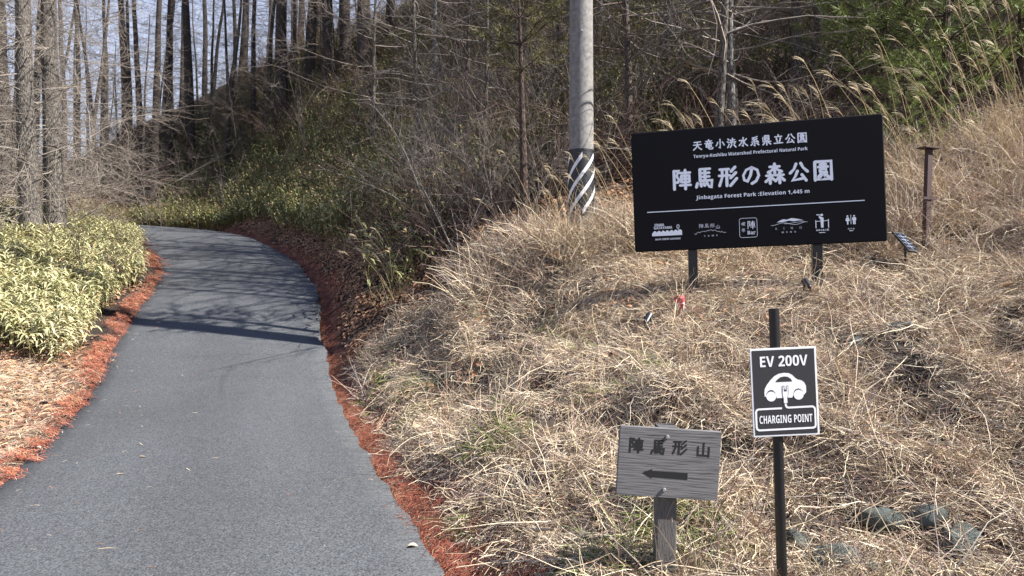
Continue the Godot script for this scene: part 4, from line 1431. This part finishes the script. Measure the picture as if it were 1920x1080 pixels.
func build_pampas() -> void:
	# silver grass clumps: stalks that lean left with feathery heads, and arching leaves
	var kinds := []
	for k in 4:
		var r := RandomNumberGenerator.new()
		r.seed = 600 + k
		var stalks := Shape.new()
		var plumes := Shape.new()
		var leaves := Shape.new()
		for s in 4 + k:
			var base := Vector3(r.randf_range(-0.16, 0.16), -0.05, r.randf_range(-0.16, 0.16))
			var ln := r.randf_range(1.2, 2.1)
			var d := Vector3(r.randf_range(-0.5, 0.12), 1, r.randf_range(-0.25, 0.25)).normalized()
			var pts := limb(base, d, ln, 7, 0.02, Vector3(-0.055, -0.012, 0.0), r)
			var cc := Color(0.5, 0.4, 0.22) * r.randf_range(0.8, 1.15)
			stalks.tube(pts, taper(0.0042, 0.0022, 8), 4, cc, cc)
			var tip := pts[7]
			var td := (pts[7] - pts[6]).normalized()
			var pc := Color(0.66, 0.57, 0.4) * r.randf_range(0.85, 1.1)
			for e in 11:
				var f := r.randf()
				var p0 := tip - td * 0.14 * f
				var pd := (td + rdir(r) * 0.16 + Vector3(-0.1, -0.05, 0)).normalized()
				var pp := limb(p0, pd, r.randf_range(0.1, 0.22), 4, 0.05, Vector3(-0.12, -0.16, 0), r)
				plumes.ribbon(pp, rdir(r), 0.0045, 0.002, pc, pc * 1.1)
		for s in 36:
			var base := Vector3(r.randf_range(-0.2, 0.2), -0.05, r.randf_range(-0.2, 0.2))
			var ang := r.randf() * TAU
			var ln := r.randf_range(0.4, 0.95)
			var d := (Vector3.UP + Vector3(cos(ang), 0, sin(ang)) * r.randf_range(0.15, 0.8) + Vector3(-0.15, 0, 0)).normalized()
			var pts := limb(base, d, ln, 6, 0.04, Vector3.DOWN * r.randf_range(0.1, 0.3), r)
			var cc := Color(0.5, 0.41, 0.25) * r.randf_range(0.65, 1.2)
			leaves.ribbon(pts, Vector3.UP.cross(d).normalized(), 0.009, 0.0025, cc, cc * 1.1)
		kinds.append([stalks.mesh(), plumes.mesh(), leaves.mesh()])
	var spots := [[1655, 8.7, 1.0], [1690, 9.0, 1.1], [1610, 9.2, 1.05], [1560, 8.9, 0.9], [1510, 9.4, 1.0], [1450, 9.3, 0.95], [1400, 9.6, 1.0], [1340, 9.4, 0.9], [1280, 9.7, 0.85], [1215, 9.5, 0.8], [1850, 9.4, 1.05], [1905, 9.2, 1.15], [1780, 9.5, 1.0], [1820, 10.0, 1.1], [1730, 9.6, 1.0], [1950, 9.8, 1.15], [1160, 9.0, 0.75], [1120, 8.8, 0.7], [1020, 9.4, 0.65], [960, 9.8, 0.6], [1060, 8.7, 0.6], [730, 10.6, 0.62], [770, 10.2, 0.6], [1880, 8.2, 0.8], [1760, 8.4, 0.8]]
	var k := 0
	for q in spots:
		var t := thing("pampas_grass", on_land((q[0] - 960.0) / FOCAL * q[1], q[1]), "tall dry silver grass with feathery heads behind the park sign" if q[0] > 1200 and q[0] < 1720 else ("tall dry silver grass leaning below the green pine" if q[0] > 1720 else ("dry grass clump with thin stalks at the concrete pole's foot" if q[0] > 900 else "lone dry grass clump with drooping heads beside the lane")), "grass", "clumps of tall dry grass")
		var m: Array = kinds[k % 4]
		part("stalks", m[0], M.straw, t)
		part("plumes", m[1], M.straw, t)
		part("leaves", m[2], M.straw, t)
		t.scale = Vector3.ONE * q[2]
		t.rotation.y = [0.0, 0.35, -0.3, 0.15][k % 4] + 0.1 * (k % 3)
		k += 1

# ------------------------------------------------------------------ ground cover
func scatter(parent: Node3D, called: String, m: Mesh, material: Material, where: Array, tint: Array) -> void:
	var mm := MultiMesh.new()
	mm.transform_format = MultiMesh.TRANSFORM_3D
	mm.use_colors = true
	mm.mesh = m
	mm.instance_count = where.size()
	for k in where.size():
		mm.set_instance_transform(k, where[k])
		mm.set_instance_color(k, tint[k])
	var o := MultiMeshInstance3D.new()
	o.name = called
	o.multimesh = mm
	o.material_override = material
	o.set_meta("kind", "stuff")
	parent.add_child(o, true)

func stuff(called: String, label: String, category: String) -> Node3D:
	var o := Node3D.new()
	o.name = numbered(called)
	add_child(o)
	tag(o, label, category, "", "stuff")
	return o

func spread_out(count: int, x0: float, x1: float, d0: float, d1: float, sd: int, keep: Callable, tilt: float, s0: float, s1: float, bright := 0.2, flow := false, near := 0.0) -> Array:
	# places on the land with their size and shade; keep(x, d) tells how likely something grows there
	var r := RandomNumberGenerator.new()
	r.seed = sd
	var where := []
	var tint := []
	for k in count:
		var d := lerpf(d0, d1, pow(r.randf(), 1.0 + near))
		var x := r.randf_range(x0, x1)
		var y := hgt(x, d)
		var chance: float = keep.call(x, d)
		if r.randf() > chance:
			continue
		var nrm := land_normal(x, d)
		var up := Vector3.UP.lerp(nrm, tilt).normalized()
		var turn := r.randf() * TAU
		if flow:
			turn = atan2(nrm.x, nrm.z) + r.randf_range(-0.7, 0.7)
		var b := Basis(Vector3.UP, turn)
		var ax := Vector3.UP.cross(up)
		if ax.length() > 1e-4:
			b = Basis(ax.normalized(), Vector3.UP.angle_to(up)) * b
		b = b * Basis(Vector3(cos(turn * 3.0), 0, sin(turn * 3.0)), r.randf_range(-0.2, 0.2))
		where.append(Transform3D(b.scaled_local(Vector3.ONE * r.randf_range(s0, s1)), Vector3(x, y, -d)))
		var g := 1.0 + r.randf_range(-bright, bright)
		tint.append(Color(g, g * r.randf_range(0.95, 1.03), g * r.randf_range(0.88, 1.06)))
	return [where, tint]

func straw_color(r: RandomNumberGenerator) -> Color:
	var q := r.randf()
	if q < 0.42:
		return Color(0.56, 0.46, 0.315) * r.randf_range(0.65, 1.2)
	if q < 0.64:
		return Color(0.66, 0.585, 0.44) * r.randf_range(0.8, 1.15)
	if q < 0.88:
		return Color(0.29, 0.185, 0.14) * r.randf_range(0.6, 1.2)
	return Color(0.33, 0.27, 0.24) * r.randf_range(0.7, 1.2)

func hay_mat(sd: int, blades: int, radius: float, l0: float, l1: float, e0: float, e1: float, width: float) -> ArrayMesh:
	var r := RandomNumberGenerator.new()
	r.seed = sd
	var s := Shape.new()
	for k in blades:
		var ang := r.randf() * TAU
		var el := r.randf_range(e0, e1)
		var d := Vector3(cos(ang) * cos(el), sin(el), sin(ang) * cos(el))
		var p := Vector3(r.randf_range(-1, 1) * radius, r.randf_range(-0.01, 0.05), r.randf_range(-1, 1) * radius)
		var pts := limb(p, d, r.randf_range(l0, l1), 4, 0.28, Vector3.DOWN * r.randf_range(0.05, 0.35), r)
		var c := straw_color(r)
		s.ribbon(pts, (Vector3.UP * r.randf_range(-0.5, 0.5) + rdir(r)).cross(d).normalized(), width * r.randf_range(0.6, 1.2), width * 0.4, c, c * r.randf_range(0.9, 1.15))
	return s.mesh()

func in_hay(x: float, d: float) -> float:
	# 1 on the straw bank right of the lane
	hgt_zone(x, d)
	if q_lat < 0.0 or q_sd < 0.22:
		return 0.0
	var limit := 10.6 + patch_noise.get_noise_2d(x * 0.8, d * 0.8 + 30.0) * 1.0
	if x < -1.0:
		limit = minf(limit, 9.9 + (x + 1.0) * 0.15)
	var bare := 1.0
	for q in ROCKS:
		var away: float = Vector2((q[0] - 960.0) / FOCAL * q[2] - x, q[2] - d).length()
		if away < q[3] * 1.3:
			bare = 0.9
	return bare * clampf((limit - d) / 1.0, 0.0, 1.0) * clampf((q_sd - 0.2) / 0.35, 0.25, 1.0)

func lay_straw(parent: Node3D) -> void:
	# tufts combed downhill, each blade laid on the land itself
	var r := RandomNumberGenerator.new()
	r.seed = 5150
	var comb := FastNoiseLite.new()
	comb.seed = 77
	comb.frequency = 0.45
	var gaps := FastNoiseLite.new()
	gaps.seed = 78
	gaps.frequency = 1.5
	var s := Shape.new()
	var tufts := 0
	var tries := 0
	while tufts < 21000 and tries < 130000:
		tries += 1
		var d := lerpf(2.7, 12.0, pow(r.randf(), 1.7))
		var x := r.randf_range(-4.2, minf(8.0, d * 0.78 + 0.6))
		if r.randf() > (d * 0.78 + 4.8) / 13.0:
			continue
		var chance := in_hay(x, d)
		if r.randf() > chance * clampf(0.9 + gaps.get_noise_2d(x, d) * 2.4, 0.06, 1.0):
			continue
		tufts += 1
		var y := hgt(x, d)
		var nrm := land_normal(x, d)
		var down := Vector3(nrm.x, 0, nrm.z).normalized()
		var way := atan2(down.z, down.x) + comb.get_noise_2d(x, d) * 3.0
		var tone := r.randf_range(0.72, 1.22)
		var grow := 0.75 + d * 0.055
		var loose := r.randf() < 0.2
		var green := q_sd < 2.2 and d < 9.0 and patch_noise.get_noise_2d(x * 1.6 + 200.0, d * 1.6) > 0.3
		for b in 15:
			var ang := way + r.randfn(0.0, 0.75)
			var el := r.randf_range(-0.05, 0.6) if not loose else r.randf_range(0.4, 1.2)
			var dir := Vector3(cos(ang) * cos(el), sin(el), sin(ang) * cos(el))
			dir = (dir - nrm * dir.dot(nrm) * 0.55).normalized()
			var p := Vector3(x + r.randf_range(-0.07, 0.07) * grow, y, -d + r.randf_range(-0.07, 0.07) * grow)
			p.y += nrm.y * r.randf_range(-0.005, 0.055) - ((p.x - x) * nrm.x + (p.z + d) * nrm.z) / nrm.y
			var ln := r.randf_range(0.06, 0.2) * (2.2 if r.randf() < 0.06 else 1.0) * (0.85 + d * 0.03)
			var pts := limb(p, dir, ln, 3, 0.42, -nrm * r.randf_range(0.02, 0.3), r)
			var c := straw_color(r) * tone
			if green and r.randf() < 0.45:
				c = Color(0.17, 0.21, 0.06) * r.randf_range(0.7, 1.3)
			s.ribbon(pts, (nrm * r.randf_range(-0.6, 0.6) + rdir(r)).cross(dir).normalized(), 0.0046 * grow * r.randf_range(0.6, 1.3), 0.002 * grow, c, c * r.randf_range(0.9, 1.12))
	for k in 1200:
		var d := lerpf(2.7, 11.0, pow(r.randf(), 1.4))
		var x := r.randf_range(-3.6, minf(8.0, d * 0.78 + 0.6))
		if r.randf() > in_hay(x, d):
			continue
		var p := on_land(x, d) + Vector3.UP * r.randf_range(0.03, 0.1)
		var nrm := land_normal(x, d)
		var down := Vector3(nrm.x, 0, nrm.z).normalized()
		var dir := (down.rotated(Vector3.UP, r.randfn(0.0, 0.8)) + nrm * r.randf_range(-0.1, 0.35))
		dir = (dir - nrm * dir.dot(nrm) * 0.75).normalized()
		var c := Color(0.64, 0.55, 0.39) * r.randf_range(0.75, 1.15)
		s.ribbon(limb(p, dir, r.randf_range(0.25, 0.65), 5, 0.17, -nrm * 0.05, r), rdir(r), 0.0058, 0.0026, c, c)
	var o := part("straw", s.mesh(), M.straw, parent)
	o.set_meta("kind", "stuff")

func hgt_zone(x: float, d: float) -> void:
	hgt(x, d)

func build_cover() -> void:
	# straw bank
	var o := stuff("dry_grass", "matted dry straw grass covering the bank below the signs", "grass")
	lay_straw(o)
	for k in 3:
		var a := spread_out(330, -4.0, 8.5, 2.6, 12.0, 930 + k, in_hay, 0.5, 0.7, 1.35, 0.2, false, 0.35)
		scatter(o, "upright_tuft", hay_mat(60 + k, 24, 0.05, 0.18, 0.46, 0.5, 1.4, 0.0045), M.straw, a[0], a[1])
	var tall := func(x: float, d: float) -> float:
		hgt_zone(x, d)
		if x > 3.9:
			return clampf((d - 7.2) * 0.8, 0.0, 1.0) * clampf((10.8 - d) * 2.0, 0.0, 1.0)
		return 1.0 if x > -0.6 and x < 1.9 and d > 8.4 and d < 9.8 else 0.0
	for k in 2:
		var a := spread_out(1100, -0.6, 9.5, 7.0, 10.8, 955 + k, tall, 0.4, 0.7, 1.25, 0.2)
		scatter(o, "tall_tuft", hay_mat(65 + k, 26, 0.07, 0.3, 0.75, 0.7, 1.45, 0.006), M.straw, a[0], a[1])
	# verge straw left of the lane
	var verge := func(x: float, d: float) -> float:
		hgt_zone(x, d)
		return 0.0 if q_lat > 0.0 or q_sd < 0.12 or q_sd > 5.0 else clampf((9.6 - d) / 0.8, 0.0, 1.0) * clampf(q_sd / 0.6, 0.15, 1.0)
	o = stuff("verge_straw", "fallen straw and bamboo leaves on the verge left of the lane", "grass")
	for k in 2:
		var a := spread_out(5200, -9.5, -2.5, 2.6, 10.0, 970 + k, verge, 1.0, 0.6, 1.1, 0.2)
		scatter(o, "straw_mat", hay_mat(80 + k, 22, 0.16, 0.06, 0.2, -0.05, 0.3, 0.0042), M.straw, a[0], a[1])
	# reddish needles along both edges of the asphalt
	var needles := func(x: float, d: float) -> float:
		hgt_zone(x, d)
		var w := (0.42 if q_lat > 0.0 else 0.14) + patch_noise.get_noise_2d(x, d) * 0.28
		if q_lat < 0.0 and d < 9.6 and q_sd > 0.0 and q_sd < 2.6:   # thinner among the verge straw
			w = maxf(w, 0.0)
			if q_sd > w:
				return 0.16
		if q_sd > w or q_sd < -0.35:
			return 0.0
		if q_sd < 0.02:   # strays on the asphalt
			return 0.28 * exp(q_sd / 0.04)
		return 1.0 if q_lat > 0.0 else 0.75
	o = stuff("needle_litter", "reddish brown larch needles heaped along both asphalt edges", "needles")
	for k in 2:
		var r := RandomNumberGenerator.new()
		r.seed = 90 + k
		var s := Shape.new()
		for b in 60:
			var ang := r.randf() * TAU
			var p := Vector3(r.randf_range(-0.1, 0.1), r.randf_range(0.0, 0.012), r.randf_range(-0.1, 0.1))
			var c := Color(0.3, 0.088, 0.05) * r.randf_range(0.5, 1.4)
			if r.randf() < 0.2:
				c = Color(0.42, 0.27, 0.16)
			s.ribbon(PackedVector3Array([p, p + Vector3(cos(ang), r.randf_range(-0.06, 0.14), sin(ang)) * r.randf_range(0.03, 0.06)]), Vector3(-sin(ang), 0.2, cos(ang)), 0.004, 0.003, c, c)
		var a := spread_out(42000, -14.5, 1.5, 2.6, 27.0, 990 + k, needles, 1.0, 0.8, 1.2, 0.25, false, 0.4)
		for q in a[0].size():
			var t: Transform3D = a[0][q]
			hgt(t.origin.x, -t.origin.z)
			if q_sd < 0.12:
				t.origin.y = maxf(t.origin.y, road_height(t.origin.x, -t.origin.z) + (0.03 if q_sd > 0.0 else 0.046))
			a[0][q] = t
		scatter(o, "needle_heap", s.mesh(), M.litter, a[0], a[1])
	var lane := func(x: float, d: float) -> float:
		hgt_zone(x, d)
		return 0.0 if q_sd > -0.05 else 0.06 + 0.9 * exp(q_sd / 0.22)
	for k in 2:
		var s := Shape.new()
		var c: Color = [Color(0.34, 0.13, 0.07), Color(0.55, 0.46, 0.33)][k]
		s.ribbon(PackedVector3Array([Vector3(-0.02, 0, 0), Vector3(0.005, 0.003, 0.004), Vector3(0.03, 0.001, 0.0)]), Vector3.BACK, 0.004, 0.003, c, c)
		var a := spread_out(2600, -8.5, 1.0, 2.6, 15.0, 1000 + k, lane, 1.0, 0.6, 1.3, 0.25)
		for q in a[0].size():
			var t: Transform3D = a[0][q]
			t.origin.y = road_height(t.origin.x, -t.origin.z) + 0.066
			a[0][q] = t
		scatter(o, "stray_needles", s.mesh(), M.litter, a[0], a[1])
	# brown leaves in the wood and beside the bend
	var leaves := func(x: float, d: float) -> float:
		hgt_zone(x, d)
		if q_sd < 0.42 and q_lat > 0.0 or q_sd < 0.2:
			return 0.0
		if q_lat > 0.0:
			return 0.9 if d > 9.4 else 0.1
		return 0.3 if d < 9.8 else 0.1
	o = stuff("leaf_litter", "brown fallen leaves under the brush and beside the bend", "leaves")
	for k in 2:
		var r := RandomNumberGenerator.new()
		r.seed = 110 + k
		var s := Shape.new()
		for b in 14:
			var ang := r.randf() * TAU
			var c := Color(0.24, 0.135, 0.075) * r.randf_range(0.4, 1.7)
			s.leaf(Vector3(r.randf_range(-0.2, 0.2), r.randf_range(0.0, 0.03), r.randf_range(-0.2, 0.2)), Vector3(cos(ang), r.randf_range(-0.1, 0.6), sin(ang)).normalized(), Vector3.UP, r.randf_range(0.05, 0.1), r.randf_range(0.025, 0.05), r.randf_range(0.2, 1.6), c, c * 1.15)
		var a := spread_out(16000, -13.0, 5.0, 6.0, 27.0, 1010 + k, leaves, 1.0, 0.8, 1.3, 0.3)
		scatter(o, "leaf_scatter", s.mesh(), M.litter, a[0], a[1])
	# bamboo grass
	var pale_rim := Color(0.64, 0.6, 0.37)
	var mid := Color(0.27, 0.31, 0.12)
	var sasa_mesh := func(sd: int, stems: int, leaves_n: int, hh: float, m: Color, e: Color) -> ArrayMesh:
		var r := RandomNumberGenerator.new()
		r.seed = sd
		var s := Shape.new()
		for q in stems:
			var base := Vector3(r.randf_range(-0.09, 0.09), -0.05, r.randf_range(-0.09, 0.09))
			var pts := limb(base, (Vector3.UP + rdir(r) * 0.25).normalized(), hh * r.randf_range(0.65, 1.1), 3, 0.08, Vector3.ZERO, r)
			var sc := Color(0.3, 0.27, 0.12)
			s.tube(pts, taper(0.0035, 0.002, 4), 3, sc, sc)
			for l in leaves_n:
				var f := r.randf_range(1.3, 3.0)
				var kk := mini(int(f), 2)
				var p := pts[kk].lerp(pts[kk + 1], f - kk)
				var ang := l * 2.4 + r.randf_range(-0.6, 0.6)
				var dd := Vector3(cos(ang), r.randf_range(0.05, 0.9), sin(ang)).normalized()
				var g := r.randf_range(0.7, 1.15)
				var mm := m * g
				var ee := e * g
				if r.randf() < 0.08:
					mm = Color(0.45, 0.3, 0.14)
					ee = Color(0.55, 0.42, 0.24)
				s.leaf(p, dd, Vector3.UP, r.randf_range(0.11, 0.2), r.randf_range(0.017, 0.028), r.randf_range(0.8, 2.8), mm, ee)
		return s.mesh()
	var left_sasa := func(x: float, d: float) -> float:
		hgt_zone(x, d)
		if q_lat > 0.0 or q_sd < 0.45 + patch_noise.get_noise_2d(x, d) * 0.2:
			return 0.0
		var front := 9.0 + patch_noise.get_noise_2d(x * 0.6, 3.0) * 0.9 + clampf((-6.2 - x) * 0.15, -0.4, 0.5)
		return clampf((d - front) / 0.5, 0.0, 1.0)
	o = stuff("bamboo_grass", "pale yellow-edged dwarf bamboo massed on the verge left of lane", "bamboo grass")
	for k in 4:
		var a := spread_out(3000, -15.0, -5.6, 8.4, 18.5, 1100 + k, left_sasa, 0.3, 0.85, 1.25, 0.18)
		scatter(o, "leafy_stems", sasa_mesh.call(200 + k, 3, 7, 0.55, mid, pale_rim), M.leaf, a[0], a[1])
	var hill_sasa := func(x: float, d: float) -> float:
		hgt_zone(x, d)
		if q_sd < 0.7:
			return 0.0
		if q_lat < 0.0:
			return 1.0 if d > 18.0 else 0.0
		var nz := patch_noise.get_noise_2d(x * 0.5 + 70.0, d * 0.5)
		if d < 12.0:
			return clampf(nz * 2.5 - 0.55, 0.0, 0.5) * (1.0 if d > 10.0 else 0.0)
		if q_sd < 1.0 + (0.7 if d < 17.0 else 0.0):
			return 0.12
		var low := clampf(1.35 - q_sd * 0.11, 0.15, 1.0)
		return clampf(low * (0.75 + nz * 0.9), 0.0, 1.0)
	o = stuff("hillside_bamboo_grass", "dark green dwarf bamboo covering the shaded hillside above the bend", "bamboo grass")
	for k in 4:
		var a := spread_out(9500, -24.0, 4.0, 11.0, 33.0, 1140 + k, hill_sasa, 0.3, 1.0, 1.7, 0.25, false, -0.2)
		scatter(o, "leafy_stems", sasa_mesh.call(230 + k, 3, 6, 0.6, Color(0.17, 0.205, 0.07), Color(0.43, 0.43, 0.21)), M.leaf, a[0], a[1])
	var top_sasa := func(x: float, d: float) -> float:
		hgt_zone(x, d)
		return clampf(0.5 + patch_noise.get_noise_2d(x * 0.6, d * 0.6) * 1.6, 0.0, 1.0)
	o = stuff("upper_bamboo_grass", "yellow green dwarf bamboo on the upper slope behind park sign", "bamboo grass")
	for k in 2:
		var a := spread_out(1300, 1.5, 9.5, 14.2, 20.0, 1180 + k, top_sasa, 0.3, 1.2, 1.9, 0.2)
		scatter(o, "leafy_stems", sasa_mesh.call(260 + k, 3, 7, 0.6, Color(0.17, 0.205, 0.07), Color(0.43, 0.43, 0.21)), M.leaf, a[0], a[1])
	# dead brush between the shrubs
	var brush := func(x: float, d: float) -> float:
		hgt_zone(x, d)
		if q_sd < 1.2:
			return 0.0
		if q_lat < 0.0:
			return 0.55 if d > 15.0 else 0.0
		if d < 11.4:
			return 0.0
		return clampf(0.7 + patch_noise.get_noise_2d(x * 0.7, d * 0.7) * 0.7, 0.0, 1.0) * (0.25 if q_sd < 4.0 and d > 14.0 else 1.0)
	o = stuff("dead_brush", "tangled dead twigs and stems covering the wooded hillside", "brush")
	for k in 3:
		var r := RandomNumberGenerator.new()
		r.seed = 300 + k
		var s := Shape.new()
		for b in 22:
			var ang := r.randf() * TAU
			var d := (Vector3(cos(ang), 0, sin(ang)) * r.randf_range(0.2, 1.0) + Vector3.UP * r.randf_range(0.3, 1.1)).normalized()
			var pts := limb(Vector3(r.randf_range(-0.35, 0.35), -0.05, r.randf_range(-0.35, 0.35)), d, r.randf_range(0.5, 1.3), 4, 0.2, Vector3.DOWN * 0.06, r)
			var c := Color(0.13, 0.09, 0.07) * r.randf_range(0.5, 1.5) * (2.0 if r.randf() < 0.15 else 1.0)
			s.tube(pts, taper(0.005, 0.002, 5), 3, c, c)
			for e in 3:
				var tw := limb(pts[1 + e], (d + rdir(r)).normalized(), r.randf_range(0.12, 0.4), 2, 0.2, Vector3.ZERO, r)
				s.tube(tw, taper(0.003, 0.0015, 3), 3, c, c)
		var a := spread_out(1900, -26.0, 14.0, 11.0, 34.0, 1200 + k, brush, 0.5, 0.8, 1.5, 0.3)
		scatter(o, "twig_tangle", s.mesh(), M.twig, a[0], a[1])

# ------------------------------------------------------------------ the scene
func _ready() -> void:
	rng.seed = 7
	var cam := Camera3D.new()
	cam.name = "camera"
	cam.fov = 45.0
	cam.position = Vector3(0, EYE, 0)
	cam.far = 1500.0
	cam.current = true
	add_child(cam)
	var env := Environment.new()
	env.background_mode = Environment.BG_SKY
	var sky := Sky.new()
	var sm := ProceduralSkyMaterial.new()
	sm.sky_top_color = Color(0.38, 0.55, 0.9)
	sm.sky_horizon_color = Color(1.13, 1.17, 1.24)
	sm.sky_curve = 0.46
	sm.ground_bottom_color = Color(0.25, 0.22, 0.18)
	sm.ground_horizon_color = Color(0.6, 0.62, 0.64)
	sm.sky_energy_multiplier = 0.57
	sky.sky_material = sm
	env.sky = sky
	env.tonemap_mode = Environment.TONE_MAPPER_LINEAR
	env.tonemap_exposure = 2.65
	env.sdfgi_enabled = true
	env.ssao_enabled = true
	env.ssil_enabled = true
	var we := WorldEnvironment.new()
	we.name = "world_environment"
	we.environment = env
	add_child(we)
	var sun := DirectionalLight3D.new()
	sun.name = "sun"
	sun.light_energy = 1.6
	sun.light_color = Color(1.0, 0.972, 0.945)
	sun.light_angular_distance = 0.5
	sun.shadow_enabled = true
	add_child(sun)
	var el := deg_to_rad(41.0)
	var towards := Vector3(0.965 * cos(el), sin(el), 0.262 * cos(el))
	sun.look_at_from_position(Vector3.ZERO, -towards, Vector3.UP)

	bump_noise.seed = 3
	bump_noise.frequency = 0.78
	bump_noise.fractal_octaves = 4
	bump_noise.fractal_gain = 0.55
	patch_noise.seed = 9
	patch_noise.frequency = 0.5
	patch_noise.fractal_octaves = 3
	make_materials()
	lay_land()
	build_ground()
	build_road()
	build_utility_pole()
	build_park_sign()
	build_charging_sign()
	build_trail_sign()
	build_trees()
	build_pines()
	build_shrubs()
	build_pampas()
	build_small_things()
	build_cover()
